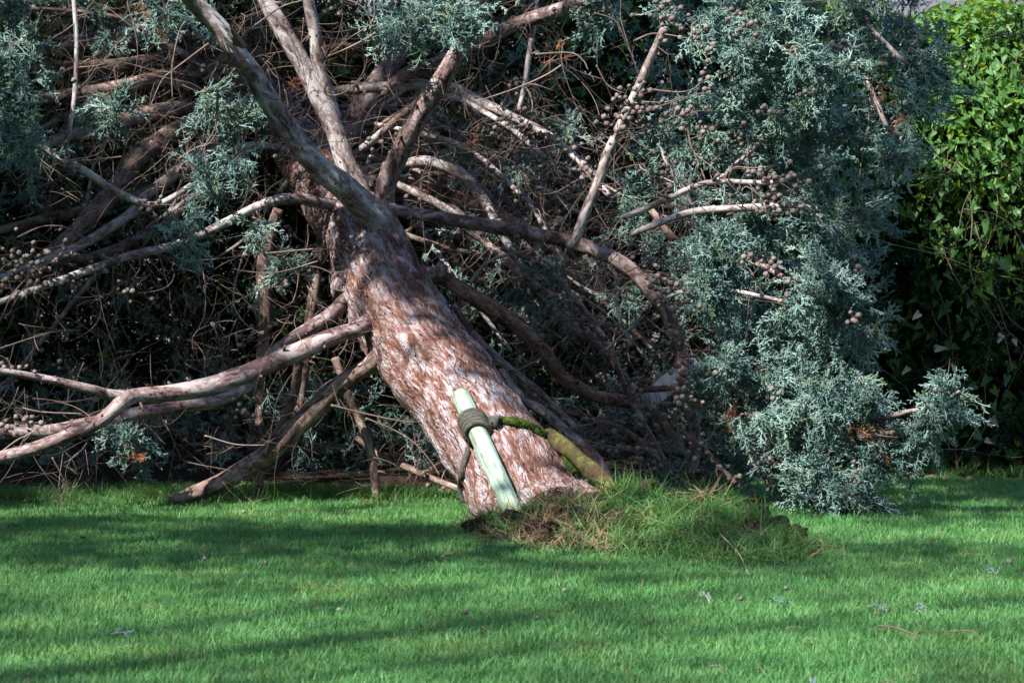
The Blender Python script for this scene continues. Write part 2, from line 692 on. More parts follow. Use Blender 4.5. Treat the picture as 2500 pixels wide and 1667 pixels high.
# ------------------------------------------------------------------ ground
def plane_grid(name, x0, x1, y0, y1, nx, ny, zf, mat):
    xs, ys = np.linspace(x0, x1, nx), np.linspace(y0, y1, ny)
    X, Y = np.meshgrid(xs, ys)
    Z = np.vectorize(zf)(X, Y)
    V = np.stack([X, Y, Z], 2).reshape(-1, 3)
    i = np.arange(ny - 1)[:, None] * nx + np.arange(nx - 1)[None, :]
    Q = np.stack([i, i + 1, i + nx + 1, i + nx], 2).reshape(-1, 4)
    return mesh_np(name, V, Q, [mat])


lawn = obj('lawn', plane_grid('lawn', -150, 150, -60, 300, 3, 3, lambda x, y: 0.0, M_LAWN))
tag(lawn, 'mown green lawn', kind='structure')


def hedge_front(x):
    """y of the hedge face"""
    return 11.35 + np.maximum(0.0, 1.25 - x) * 0.42 + 0.05 * np.sin(x * 5.1) + 0.03 * np.sin(x * 11.7 + 1)


LE = lambda x: 10.75 if x < 0.4 else 10.75 + (x - 0.4) * 0.7   # lawn edge under the crown
def litter_z(x, y):
    return 0.006 + 0.035 * (noise.noise(Vector((x * 3, y * 3, 2))) + 1) * min(1.0, max(0.0, (y - 10.6) * 1.5))
lit = obj('needle_litter', plane_grid('needle_litter', -4.5, 4.2, 10.70, 16.5, 60, 40, litter_z, M_LITTER))
tag(lit, 'brown needle litter below the crown and hedge', kind='structure')
# give the litter sheet an uneven front edge
for v in lit.data.vertices:
    if v.co.y < 10.71:
        v.co.y = LE(v.co.x) + 0.18 * noise.noise(Vector((v.co.x * 2.5, 0, 7))) + 0.05 * noise.noise(Vector((v.co.x * 9, 0, 7)))
        v.co.z = -0.003
    elif v.co.x > 0.3 and v.co.y < LE(v.co.x) + 0.05:
        v.co.y = LE(v.co.x) + 0.06
        v.co.z = 0.002


def ribbon_blade(mb_V, mb_Q, base, ang, h, w, bend, seg=3):
    """one grass blade as a bent tapering strip"""
    n0 = len(mb_V)
    dx, dy = math.cos(ang), math.sin(ang)
    px, py = -dy, dx
    for k in range(seg + 1):
        t = k / seg
        ww = w * (1 - t ** 1.6) * 0.5 + w * 0.04
        off = bend * t * t * h
        z = h * (t - 0.25 * bend * t * t)
        c = (base[0] + dx * off, base[1] + dy * off, base[2] + z)
        mb_V.append((c[0] - px * ww, c[1] - py * ww, c[2]))
        mb_V.append((c[0] + px * ww, c[1] + py * ww, c[2]))
        if k:
            a = n0 + 2 * (k - 1)
            mb_Q.append((a, a + 1, a + 3, a + 2))


def tuft_mesh(name, mat, n, rad, h0, h1, w, bend):
    V, Q = [], []
    for _ in range(n):
        r, a = rad * math.sqrt(random.random()), random.random() * 6.283
        ribbon_blade(V, Q, (r * math.cos(a), r * math.sin(a), -0.004), random.random() * 6.283, random.uniform(h0, h1),
                     w * random.uniform(0.7, 1.2), random.uniform(bend[0], bend[1]), 2 if h1 < 0.06 else 4)
    return mesh_np(name, V, np.array(Q), [mat])


tufts = source('lawn_tuft', [tuft_mesh('lawn_tuft', M_GRASS, 42, 0.045, 0.012, 0.033, 0.0024, (0.1, 1.4)) for _ in range(6)])
pts = []
ys = np.linspace(4.95, 11.6, 60)
N = 27000
y = 4.95 + 6.6 * rng.random(N * 2) ** 0.85
x = (rng.random(N * 2) * 2 - 1) * (0.1834 * y + 0.55)
keep = np.ones(len(x), bool)
edge = np.where(x < 0.4, 10.8 + 0.12 * np.sin(x * 4), 10.8 + (x - 0.4) * 0.7 + 0.05 * np.sin(x * 9))
keep &= (y < np.minimum(edge, hedge_front(x) - 0.05) - rng.random(len(x)) * 0.12)
x, y = x[keep][:N], y[keep][:N]
n = len(x)
tilt = rng.normal(0, 0.12, (n, 2))
nz = np.array([noise.noise(Vector((a * 2.1, b * 2.1, 0))) for a, b in zip(x, y)])
sc = rng.uniform(0.75, 1.15, n) * (1 + 0.25 * nz)
grass = scatter('lawn_grass', np.stack([x, y, np.zeros(n)], 1), np.stack([tilt[:, 0], tilt[:, 1], rng.uniform(0, 6.28, n)], 1), sc, tufts)
tag(grass, 'short mown grass of the lawn', 'grass')
# longer uncut blades along the shaded edge and round the mound
long_t = source('long_tuft', [tuft_mesh('long_tuft', M_ROUGHGRASS, 14, 0.03, 0.05, 0.11, 0.004, (0.2, 1.4)) for _ in range(5)])
ex = rng.uniform(-2.3, 0.5, 420)
ey = 10.15 + rng.normal(0, 0.12, 420)
ex2 = rng.uniform(1.0, 2.6, 180)
ey2 = np.minimum(10.25 + (ex2 - 0.4) * 1.15, hedge_front(ex2) - 0.1) + rng.normal(0, 0.06, 180)
ex, ey = np.concatenate([ex, ex2]), np.concatenate([ey, ey2])
n = len(ex)
o = scatter('uncut_grass', np.stack([ex, ey, np.zeros(n)], 1), np.stack([rng.normal(0, .15, n), rng.normal(0, .15, n), rng.uniform(0, 6.28, n)], 1), rng.uniform(0.5, 1.0, n), long_t)
tag(o, 'longer uncut grass along the edge of the lawn', 'grass')

# ------------------------------------------------------------------ the cypress: trunk
TRUNK = [  # x, y in the 2352-wide view, depth, radius in the same pixels
    (1270, 1262, 8.80, 144), (1236, 1212, 8.98, 134), (1156, 1061, 9.28, 117), (1054, 913, 9.62, 108), (943, 768, 10.0, 109),
    (878, 646, 10.32, 98), (826, 535, 10.7, 86), (755, 440, 11.05, 74), (690, 345, 11.5, 62), (625, 250, 12.1, 52), (560, 150, 12.8, 42)]
tc = np.array([[*P(a, b, d), R(r, d)] for a, b, d, r in TRUNK])
ts = spline(tc, 230)
TR_P, TR_R = ts[:, :3], ts[:, 3]
base = P(1255, 1225, 8.95)
tree = empty('fallen_cypress', 'big uprooted blue cypress with flaking red trunk leaning back from the lawn', 'tree', (base[0], base[1], 0.0))
V, Q, A, T = tube_arrays(TR_P, TR_R, 88, lump=0.10, seed=3.0, fib=0.040)
mb = MB()
mb.add(V, Q, A, T)
trunk_me = mb.mesh('trunk', M_TRUNK)
trunk = rel(obj('trunk', trunk_me), tree)
BV = bvhtree.BVHTree.FromPolygons([tuple(v) for v in V], [tuple(q) for q in Q])


def on_trunk(x, y, out=0.0):
    """the point of the trunk surface seen at a photo position, moved out along its normal"""
    d = Vector(P(x, y, 10.0)) - Vector((0, 0, CAMZ))
    hit, nrm, _i, _d = BV.ray_cast(Vector((0, 0, CAMZ)), d.normalized())
    if hit is None:
        hit, nrm, _i, _d = BV.find_nearest(Vector(P(x, y, 9.3)))
    if nrm.dot(d) > 0:
        nrm = -nrm
    return np.array(hit + nrm * out), np.array(nrm)


def flakes(positions, normals, tangents, lens, wids, shades, lift):
    """curled loose flakes: 2 x 2 bent strips"""
    n = len(positions)
    Nn, Tt = unit(normals), unit(tangents)
    Bb = np.cross(Nn, Tt)
    V = np.zeros((n, 6, 3))
    A = np.zeros((n, 6, 3))
    A[:, :, 0] = shades[:, None]
    for k, (u, h) in enumerate(((-0.5, -0.03), (0.05, 0.16), (0.5, 1.0))):
        for q, sgn in enumerate((-1, 1)):
            ww = wids * (0.5 if k == 1 else 0.33)
            V[:, 2 * k + q] = positions + Tt * (u * lens)[:, None] + Bb * (sgn * ww * rng.uniform(0.6, 1.2, n))[:, None] + Nn * (h * lift + 0.0012)[:, None]
    i = np.arange(n)[:, None] * 6
    Q = np.concatenate([np.stack([i[:, 0], i[:, 0] + 1, i[:, 0] + 3, i[:, 0] + 2], 1), np.stack([i[:, 0] + 2, i[:, 0] + 3, i[:, 0] + 5, i[:, 0] + 4], 1)])
    return V.reshape(-1, 3), Q, A.reshape(-1, 3)


tv = V[:230 * 88].reshape(230, 88, 3)
nf = 4600
ii = rng.integers(4, 200, nf)
jj = rng.integers(0, 88, nf)
pos = tv[ii, jj]
nrm = unit(pos - TR_P[ii])
tan = unit(TR_P[np.minimum(ii + 1, 229)] - TR_P[ii])
keepf = nrm[:, 1] < 0.35
pos, nrm, tan = pos[keepf], nrm[keepf], tan[keepf]
n = len(pos)
tan = unit(tan + 0.20 * rng.normal(0, 1, (n, 3))) * rng.choice([-1, 1], (n, 1))
tan = unit(tan - nrm * np.sum(tan * nrm, 1, keepdims=True))
FV, FQ, FA = flakes(pos, nrm, tan, rng.uniform(0.012, 0.075, n), rng.uniform(0.0025, 0.0075, n), np.clip(rng.beta(1.5, 1.9, n), 0, 1), rng.uniform(0.001, 0.009, n))
mb = MB()
mb.add(FV, FQ, FA, [])
fl = obj('bark_flakes', mb.mesh('bark_flakes', M_FLAKE, False))
fl.parent = trunk
fl['kind'] = 'stuff'

# ------------------------------------------------------------------ limbs
MATS = {'p': M_LIMB, 'u': M_PURPLE, 'r': M_RED, 'b': M_BROWN}
LIMBS = [
    # material, depth at first point, depth at last point, [(x, y, r)]
    ('p', 10.0, 10.49, [(395, -60, 20), (420, -20, 21), (500, 60, 25), (575, 165, 26), (650, 280, 28), (720, 370, 30), (800, 440, 34), (868, 500, 38), (905, 562, 42), (938, 640, 40)]),
    ('p', 10.7, 10.75, [(600, -60, 20), (612, 0, 21), (650, 70, 24), (690, 140, 24), (730, 220, 25), (768, 300, 26), (800, 380, 28), (826, 450, 30), (850, 520, 26)]),
    ('p', 10.62, 10.75, [(700, -60, 13), (706, -20, 14), (718, 60, 15), (733, 150, 16), (752, 220, 17), (775, 300, 18)]),
    ('u', 10.5, 10.15, [(890, 500, 24), (884, 450, 26), (902, 390, 26), (930, 330, 25), (962, 270, 25), (1010, 190, 25), (1060, 110, 23), (1095, 40, 21), (1115, -40, 19)]),
    ('u', 11.2, 11.3, [(770, 360, 30), (800, 300, 29), (850, 212, 28), (898, 145, 26), (950, 85, 22), (1010, 20, 18), (1050, -40, 15)]),
    ('u', 11.0, 10.3, [(880, 215, 15), (930, 172, 16), (1000, 145, 17), (1085, 108, 18), (1150, 74, 18), (1220, 45, 19), (1300, 18, 17), (1365, -8, 15), (1430, -40, 12)]),
    ('p', 10.05, 9.85, [(1310, 566, 13), (1323, 548, 12.5), (1345, 490, 13), (1368, 430, 13), (1395, 360, 13), (1420, 300, 12.5), (1450, 235, 12), (1474, 187, 12), (1500, 125, 10.5), (1526, 60, 9)]),
    ('u', 10.45, 9.75, [(880, 472, 18), (904, 482, 16), (970, 492, 16), (1040, 505, 17), (1110, 517, 18), (1184, 530, 18), (1250, 542, 18), (1314, 558, 18), (1370, 576, 19), (1420, 602, 19), (1470, 640, 19), (1512, 690, 19), (1545, 750, 18), (1562, 820, 17), (1575, 890, 16), (1590, 960, 15), (1598, 1010, 14), (1596, 1060, 11), (1586, 1090, 8)]),
    ('r', 10.22, 10.55, [(950, 628, 22), (1000, 634, 21), (1037, 652, 20), (1113, 701, 21), (1185, 744, 21), (1239, 798, 20), (1275, 850, 19), (1330, 893, 18), (1419, 922, 16), (1500, 935, 12)]),
    ('u', 10.6, 10.3, [(1120, 560, 8), (1149, 582, 9), (1190, 622, 10), (1231, 665, 11), (1293, 737, 11), (1383, 798, 10), (1419, 845, 9), (1473, 910, 9), (1530, 975, 8), (1570, 1040, 6)]),
    ('r', 10.9, 11.2, [(870, 405, 14), (907, 418, 16), (1005, 443, 20), (1060, 462, 22), (1113, 482, 22), (1177, 511, 20), (1250, 560, 17), (1330, 640, 15), (1400, 720, 12)]),
    ('p', 10.75, 10.8, [(880, 410, 8), (915, 425, 9), (1005, 470, 11), (1060, 505, 11), (1110, 540, 9)]),
    ('p', 10.95, 10.7, [(820, 398, 12), (850, 390, 12), (933, 376, 14), (1005, 374, 16), (1059, 398, 16), (1095, 437, 15), (1118, 470, 13), (1150, 530, 11), (1200, 620, 9)]),
    ('p', 11.1, 10.3, [(752, 216, 15), (842, 203, 14), (954, 195, 14), (1040, 209, 14), (1113, 238, 13), (1167, 263, 12), (1235, 295, 11), (1293, 338, 10), (1347, 389, 9), (1400, 450, 7)]),
    ('p', 10.9, 10.4, [(990, 215, 7), (1050, 225, 8), (1120, 262, 7), (1180, 300, 7), (1240, 350, 6), (1290, 400, 5)]),
    ('p', 10.9, 10.5, [(800, 365, 9), (825, 346, 9.5), (897, 288, 11), (945, 248, 11), (985, 210, 12)]),
    ('p', 10.9, 10.3, [(842, 281, 5), (940, 302, 6), (1041, 328, 7), (1116, 371, 7), (1149, 403, 6.5), (1195, 446, 6), (1221, 475, 5.5), (1257, 536, 5)]),
    ('p', 10.6, 10.6, [(1240, -30, 5), (1235, 0, 5), (1221, 90, 7), (1206, 191, 7), (1192, 250, 6)]),
    # left side of the crown
    ('p', 10.7, 9.9, [(780, 476, 12), (745, 468, 14), (700, 459, 14), (630, 461, 13), (540, 500, 12), (457, 541, 11), (396, 564, 11), (288, 593, 11), (180, 629, 10), (108, 655, 9), (0, 692, 8), (-60, 715, 7)]),
    ('p', 11.3, 10.3, [(660, 345, 10), (598, 335, 10), (522, 342, 11), (468, 356, 13), (430, 378, 13), (396, 403, 14), (335, 450, 13), (288, 500, 13), (187, 564, 13), (90, 605, 12), (-10, 645, 10), (-60, 665, 9)]),
    ('p', 10.0, 10.3, [(-60, 285, 7), (0, 302, 8), (60, 322, 8), (108, 346, 9), (187, 389, 10), (252, 432, 10), (324, 468, 10), (360, 470, 9), (400, 450, 8), (440, 425, 7)]),
    ('b', 11.6, 10.7, [(580, 235, 20), (504, 266, 24), (432, 290, 26), (360, 332, 28), (310, 366, 27), (265, 432, 26), (216, 488, 24), (162, 541, 20), (100, 590, 16)]),
    ('b', 11.8, 10.9, [(560, 225, 14), (500, 235, 16), (439, 246, 18), (380, 252, 20), (324, 266, 20), (252, 290, 20), (126, 325, 17), (40, 345, 14)]),
    ('b', 12.0, 11.5, [(560, 95, 12), (480, 90, 15), (414, 84, 17), (324, 92, 17), (198, 105, 16), (94, 117, 14), (0, 130, 12)]),
    ('b', 12.0, 11.4, [(560, 95, 12), (470, 112, 13), (396, 128, 16), (324, 141, 17), (198, 156, 17), (90, 153, 14), (-20, 160, 12)]),
    ('b', 11.9, 11.2, [(600, 120, 14), (500, 150, 16), (432, 168, 19), (360, 182, 19), (288, 197, 19), (151, 221, 17), (54, 228, 14), (-40, 240, 12)]),
    ('b', 11.8, 11.1, [(650, 290, 13), (560, 300, 14), (470, 345, 14), (380, 420, 14), (260, 470, 14), (120, 500, 13), (-30, 540, 11)]),
    ('b', 11.9, 11.2, [(640, 330, 12), (500, 400, 12), (400, 500, 13), (300, 560, 12), (150, 600, 12), (-30, 610, 11)]),
    ('p', 10.0, 10.0, [(168, -40, 6), (170, 0, 6), (176, 108, 6.5), (172, 216, 6.5), (160, 290, 6), (151, 345, 5)]),
    ('u', 9.98, 9.3, [(925, 735, 26), (850, 744, 24), (828, 755, 22), (780, 770, 23), (720, 791, 24), (612, 838, 25), (540, 867, 25), (468, 888, 24), (396, 903, 23), (330, 908, 21), (285, 912, 18), (240, 905, 15), (216, 896, 13), (144, 878, 11), (72, 863, 9), (0, 852, 8), (-50, 848, 7)]),
    ('u', 9.42, 9.35, [(305, 908, 19), (278, 924, 20), (250, 950, 19), (225, 970, 18), (180, 993, 17), (72, 1030, 17), (-20, 1056, 16), (-70, 1070, 15)]),
    ('u', 10.25, 9.5, [(870, 650, 24), (800, 690, 23), (767, 717, 20), (684, 773, 19), (612, 832, 18), (560, 890, 17), (504, 922, 17), (430, 932, 17), (360, 942, 17), (266, 962, 17), (190, 978, 18), (108, 990, 19), (0, 992, 20), (-50, 985, 20)]),
    ('b', 9.92, 9.85, [(945, 780, 24), (885, 808, 22), (858, 828, 21), (842, 843, 21), (774, 888, 24), (720, 942, 25), (666, 996, 26), (612, 1047, 26), (560, 1078, 26), (510, 1105, 24), (460, 1128, 22), (420, 1143, 18), (385, 1150, 13)]),
    ('b', 10.3, 10.3, [(700, 790, 11), (684, 842, 12), (677, 899, 13), (659, 953, 13), (630, 1010, 12), (600, 1090, 11), (590, 1150, 9)]),
    ('b', 11.0, 11.0, [(640, 480, 14), (612, 565, 18), (606, 655, 19), (608, 745, 17), (600, 850, 14), (596, 980, 12)]),
    ('b', 11.2, 11.0, [(740, 540, 12), (728, 620, 13), (715, 720, 13), (700, 830, 12), (690, 960, 10)]),
    ('b', 10.1, 10.0, [(770, 820, 10), (800, 907, 10), (825, 960, 10), (850, 1032, 11), (860, 1104, 11), (862, 1165, 9)]),
    ('b', 10.2, 9.9, [(820, 1005, 6), (864, 1040, 8), (932, 1070, 9), (1005, 1104, 8), (1062, 1126, 8), (1120, 1140, 7)]),
    ('u', 9.9, 9.5, [(1150, 850, 10), (1203, 917, 13), (1275, 968, 14), (1347, 1032, 14), (1383, 1076, 13), (1411, 1126, 12), (1440, 1180, 9)]),
    ('u', 10.3, 10.2, [(1040, 700, 9), (1088, 770, 11), (1134, 816, 11), (1167, 845, 10), (1240, 900, 9), (1330, 990, 8)]),
    # right foliage side
    ('u', 9.9, 9.45, [(1700, 900, 6), (1760, 930, 6), (1829, 957, 6), (1937, 962, 7), (2002, 968, 7), (2081, 946, 6), (2135, 935, 5), (2205, 897, 3)]),
    ('u', 9.9, 9.7, [(1640, 555, 7), (1696, 586, 8), (1757, 611, 8), (1800, 637, 7), (1850, 665, 5)]),
    ('p', 9.9, 9.7, [(1520, 690, 5), (1577, 666, 5), (1667, 666, 5), (1757, 683, 5), (1815, 693, 4)]),
    ('p', 10.0, 9.9, [(1430, 500, 7), (1505, 468, 8), (1577, 436, 8), (1638, 418, 7), (1757, 420, 6), (1800, 415, 5)]),
    ('p', 10.0, 9.9, [(1450, 540, 8), (1523, 511, 9), (1595, 487, 10), (1685, 479, 10), (1760, 476, 10), (1829, 472, 9), (1872, 482, 6)]),
    ('p', 10.1, 10.0, [(1490, 300, 5), (1505, 320, 6), (1541, 389, 6), (1577, 446, 6), (1600, 490, 5)]),
    ('p', 10.0, 10.0, [(1645, 416, 5), (1706, 364, 6), (1753, 322, 5)]),
    ('u', 10.3, 10.3, [(1780, 45, 6), (1860, 52, 7), (1919, 57, 7), (1980, 50, 6)]),
    ('u', 10.1, 10.0, [(1985, 40, 6), (2002, 68, 6), (2038, 104, 6), (2060, 125, 5), (2081, 146, 4)]),
    ('u', 10.1, 10.0, [(1990, 180, 5), (2005, 212, 6), (2023, 259, 6), (2041, 300, 5)]),
    ('b', 10.2, 10.0, [(1450, 440, 9), (1505, 497, 11), (1541, 540, 10), (1575, 590, 8), (1600, 660, 7)]),
    ('b', 10.0, 9.8, [(1590, 860, 6), (1656, 935, 7), (1696, 996, 8), (1721, 1047, 7), (1750, 1086, 6), (1771, 1120, 5)]),
    ('b', 9.9, 9.7, [(1560, 985, 7), (1609, 1025, 8), (1649, 1068, 7), (1690, 1110, 6)]),
    ('b', 10.2, 10.1, [(1475, 895, 8), (1530, 893, 9), (1575, 885, 8)]),
    ('u', 10.4, 10.3, [(1180, 530, 7), (1240, 600, 8), (1330, 700, 9), (1400, 800, 8), (1440, 900, 8), (1500, 1010, 7), (1540, 1090, 6)]),
    ('b', 10.6, 10.4, [(1150, 840, 8), (1250, 930, 9), (1350, 960, 9), (1450, 1000, 8), (1530, 1070, 7)]),
]
limb_paths = []          # (points, radii, weight) for twigs and cones
count_flake = []
for k, (m, d0, d1, c) in enumerate(LIMBS):
    L = len(c)
    if min(q[0] for q in c) > 1420 and d0 > 9.6:
        d0, d1 = d0 - 0.17, d1 - 0.17
    ctrl = np.array([[*P(a, b, d0 + (d1 - d0) * i / (L - 1)), R(r, d0 + (d1 - d0) * i / (L - 1))] for i, (a, b, r) in enumerate(c)])
    ln = np.linalg.norm(np.diff(ctrl[:, :3], axis=0), axis=1).sum()
    nseg = max(14, int(ln / 0.018))
    s = spline(ctrl, nseg)
    p, r = s[:, :3], np.maximum(s[:, 3] * 0.90, 0.002)
    wob = np.array([[noise.noise(Vector((i * 0.13, k * 7.1, q * 9.3))) for q in range(3)] for i in range(nseg)])
    p = p + wob * np.minimum(r, 0.02)[:, None] * 0.35
    rk = r.max()
    me = MB()
    me.tube(p, r, 20 if rk > 0.025 else 12, lump=0.10, seed=k * 3.7)
    o = rel(obj('branch', me.mesh('branch', MATS[m])), tree)
    if k in (0, 29, 28):
        pass
    limb_paths.append((p, r))
    if rk > 0.016:
        nf = int(ln * rk * 6.28 * (900 if m in 'rb' else 420))
        ii = rng.integers(1, nseg - 1, nf)
        T, N_, B_ = frames(p)
        th = rng.uniform(0, 6.283, nf)
        nn = N_[ii] * np.cos(th)[:, None] + B_[ii] * np.sin(th)[:, None]
        tg = unit(T[ii] + 0.5 * rng.normal(0, 1, (nf, 3))) * rng.choice([-1, 1], (nf, 1))
        tg = unit(tg - nn * np.sum(tg * nn, 1, keepdims=True))
        count_flake.append((p[ii] + nn * r[ii][:, None] * 1.02, nn, tg))
cp, cn, ct_ = (np.vstack([c[i] for c in count_flake]) for i in range(3))
n = len(cp)
FV, FQ, FA = flakes(cp, cn, ct_, rng.uniform(0.006, 0.020, n), rng.uniform(0.003, 0.009, n), np.clip(rng.beta(1.5, 2.0, n), 0, 1), rng.uniform(0.001, 0.007, n))
mb = MB()
mb.add(FV, FQ, FA, [])
fl = rel(obj('peeling_bark', mb.mesh('peeling_bark', M_FLAKE, False)), tree)
fl['kind'] = 'stuff'

# deeper limbs that fill the crown, reaching out from the upper trunk
for k in range(46):
    i0 = rng.integers(120, 222)
    p0 = TR_P[i0]
    ang = rng.uniform(0, 2 * np.pi)
    right = k % 5 < 3
    if right:
        target = P(rng.uniform(1050, 1800), rng.uniform(250, 1150), rng.uniform(10.7, 11.5))
    else:
        target = P(rng.uniform(-150, 750), rng.uniform(-100, 1100), rng.uniform(10.9, 12.2))
    if target[2] < 0.04:
        target[2] = 0.04
    mid = 0.5 * (p0 + target) + np.array([rng.normal(0, .12), rng.uniform(-.1, .3), rng.uniform(0.05, 0.38)])
    s = spline(np.array([p0, 0.6 * p0 + 0.4 * mid + rng.normal(0, .03, 3), mid, 0.4 * mid + 0.6 * target + rng.normal(0, .05, 3), target]), 44)
    r0 = rng.uniform(0.010, 0.024)
    r = r0 * (1 - 0.72 * np.linspace(0, 1, 44))
    me = MB()
    me.tube(s, r, 10, lump=0.08, seed=k * 2.3 + 300)
    rel(obj('branch', me.mesh('branch', random.choice([M_BROWN, M_BROWN, M_PURPLE, M_LIMB]))), tree)
    limb_paths.append((s, r))

# knots, stubs and roots of the tree
def blob(name, centre, size, mat, seed, sub=3, amp=0.3, parent=None, squash=(1, 1, 1), rot=None):
    import bmesh
    bm = bmesh.new()
    bmesh.ops.create_icosphere(bm, subdivisions=sub, radius=1)
    Vn, An = [], []
    for v in bm.verts:
        d = v.co.normalized()
        k = 1 + amp * noise.noise(d * 1.7 + Vector((seed, 0, 0))) + amp * 0.6 * noise.noise(d * 5.1 + Vector((0, seed, 0)))
        q = Vector((d.x * squash[0], d.y * squash[1], d.z * squash[2])) * k * size
        Vn.append(tuple(np.array(q) + centre))
        An.append((d.x * size, d.y * size, d.z * size + seed))
    Fn = np.array([[v.index for v in f.verts] for f in bm.faces])
    bm.free()
    me = mesh_np(name, Vn, Fn, [mat], True, {'bark': ('FLOAT_VECTOR', An)})
    o = obj(name, me)
    if parent is not None:
        rel(o, parent)
    return o


c = P(1012, 624, 10.02)
blob('knot', c, 0.030, M_TRUNK, 4, parent=tree, squash=(0.8, 1, 1.2))
c = P(782, 655, 10.22)
blob('knot', c, 0.045, M_TRUNK, 9, parent=tree, squash=(0.8, 1, 1.1))
# sawn stub on the long diagonal limb, and the splintered wound above it
s0 = P(548, 140, 10.12)
me = MB()
me.tube(np.array([s0, P(530, 136, 10.06), P(514, 133, 9.99)]), np.array([R(17, 10), R(15, 10), R(14, 10)]), 14, lump=.12, seed=44)
stub = rel(obj('cut_stub', me.mesh('cut_stub', M_BROWN, False)), tree)
me = MB()
me.tube(np.array([P(514, 133, 9.99), P(512.5, 132.8, 9.985)]), np.array([R(11, 10), R(10.5, 10)]), 14, seed=2)
face = obj('sawn_face', me.mesh('sawn_face', M_WOOD, False))
face.parent = stub
spl = MB()
for a in range(5):
    b0 = P(560 - a * 5, 108 - a * 2, 9.98)
    b1 = P(528 + a * 3 + rng.normal(0, 2), 62 + a * 8 + rng.normal(0, 4), 9.90 + 0.012 * a)
    spl.tube(np.array([b0, 0.5 * (b0 + b1), b1]), np.array([R(7, 10), R(6, 10), R(1.5, 10)]), 6, seed=a)
rel(obj('splintered_wood', spl.mesh('splintered_wood', M_WOOD, False)), tree)

# roots at the foot
def root(ctrl, mat, label=None, sides=18, lump=.18, seed=0):
    c = np.array([[*P(a, b, d), R(r, d)] for a, b, d, r in ctrl])
    s = spline(c, 40)
    me = MB()
    me.tube(s[:, :3], np.maximum(s[:, 3], .004), sides, lump=lump, seed=seed)
    o = rel(obj('root', me.mesh('root', mat)), tree)
    if label:
        o['label'] = label
    return o


root([(1200, 1215, 8.95, 70), (1290, 1175, 8.82, 52), (1360, 1182, 8.68, 40), (1420, 1205, 8.58, 26), (1470, 1240, 8.5, 12)], M_ROOT, 'dark root buttress bent over the turf mound', seed=5)
root([(1180, 1180, 8.98, 60), (1150, 1225, 8.9, 42), (1130, 1250, 8.86, 22)], M_TRUNK, seed=8)
root([(1290, 1120, 9.15, 40), (1350, 1150, 8.95, 36), (1400, 1180, 8.8, 26), (1450, 1215, 8.7, 12)], M_TRUNK, seed=12)

# ------------------------------------------------------------------ stakes, rope
a, na = on_trunk(1062, 905)
b, nb = on_trunk(1140, 1070)
rs = R(21.5, 9.3)
dirv = unit(P(1185, 1188, 8.72) - P(1062, 908, a[1] - rs))
top = P(1059, 908, a[1] - rs * 0.8)
bot = P(1190, 1200, 8.66)
# keep the stake clear of the trunk
for t in np.linspace(0, 1, 9):
    q = top * (1 - t) + bot * t
    hit, nr, _i, dd = BV.find_nearest(Vector(q))
sp = np.array([bot * (1 - t) + top * t for t in np.linspace(-0.06, 1, 26)])
me = MB()
sr = np.full(26, rs)
sr[-1] *= 0.96
me.tube(sp, sr, 28, lump=0.06, seed=0.0, fib=0.035)
stake = empty('support_stake', 'pale green wooden stake tied to the front of the fallen trunk', 'stake', tuple(bot), 'tree stakes')
rel(obj('stake_pole', me.mesh('stake_pole', M_STAKE)), stake)

mossy_top, mossy_bot = P(1256, 992, 9.22), P(1452, 1178, 8.72)
mp = np.array([mossy_top * (1 - t) + mossy_bot * t + np.array([0, 0, 0.012 * math.sin(t * 3.1)]) for t in np.linspace(0, 1.05, 36)])
st2 = empty('support_stake', 'rotting moss covered stake behind the right side of the trunk foot', 'stake', tuple(mossy_bot), 'tree stakes')
me = MB()
mr = np.interp(np.linspace(0, 1, 36), [0, 0.05, 0.3, 0.75, 1], [R(9, 9.2), R(15, 9.2), R(19, 9.1), R(20, 8.9), R(12, 8.8)])
me.tube(mp, mr, 24, lump=0.30, seed=31, fib=0.10)
rel(obj('stake_pole', me.mesh('stake_pole', M_MOSSY)), st2)

rope = empty('tie_rope', 'old dark rope knotted round the stake and the trunk', 'rope', tuple(sp[18]))
rr = R(7.5, 9.3)
# coils round the stake
axis = unit(sp[-1] - sp[0])
cx = unit(np.cross(axis, [0, 1, 0]))
cy = np.cross(axis, cx)
tcoil = 1 - (985 - 908) / (1200 - 908)
cc = bot * (1 - tcoil) + top * tcoil
for q in range(5):
    th = np.linspace(0, 2 * np.pi * 0.999, 40)
    off = (q - 2.0) * rr * 1.75
    tiltv = 0.24 * np.cos(th - 0.4)
    ring = cc + axis * (off + 0) + (cx[None] * np.cos(th)[:, None] + cy[None] * np.sin(th)[:, None]) * (rs + rr * 0.8) + axis[None] * (tiltv * rs)[:, None]
    me = MB()
    ring = np.vstack([ring, ring[:2]])
    me.tube(ring, np.full(len(ring), rr * rng.uniform(.85, 1.05)), 9, lump=0.08, seed=q)
    rel(obj('coil', me.mesh('coil', M_ROPE)), rope)
# knot
kp = P(1130, 975, cc[1] - 0.02)
for q in range(4):
    th = np.linspace(0, 2 * np.pi * rng.uniform(.7, .95), 24)
    ax = unit(rng.normal(0, 1, 3) + np.array([0.6, 0, .2]))
    e1 = unit(np.cross(ax, [0, 1, 0.3]))
    e2 = np.cross(ax, e1)
    pp = kp + np.array([rng.uniform(-.6, 1.0), rng.uniform(-.2, .5), rng.uniform(-.5, .5)]) * rr * 1.8 + (e1[None] * np.cos(th)[:, None] + e2[None] * np.sin(th)[:, None]) * rr * 1.35
    me = MB()
    me.tube(pp, np.full(24, rr * 0.85), 8, lump=0.1, seed=q + 9)
    rel(obj('knot', me.mesh('knot', M_ROPE)), rope)
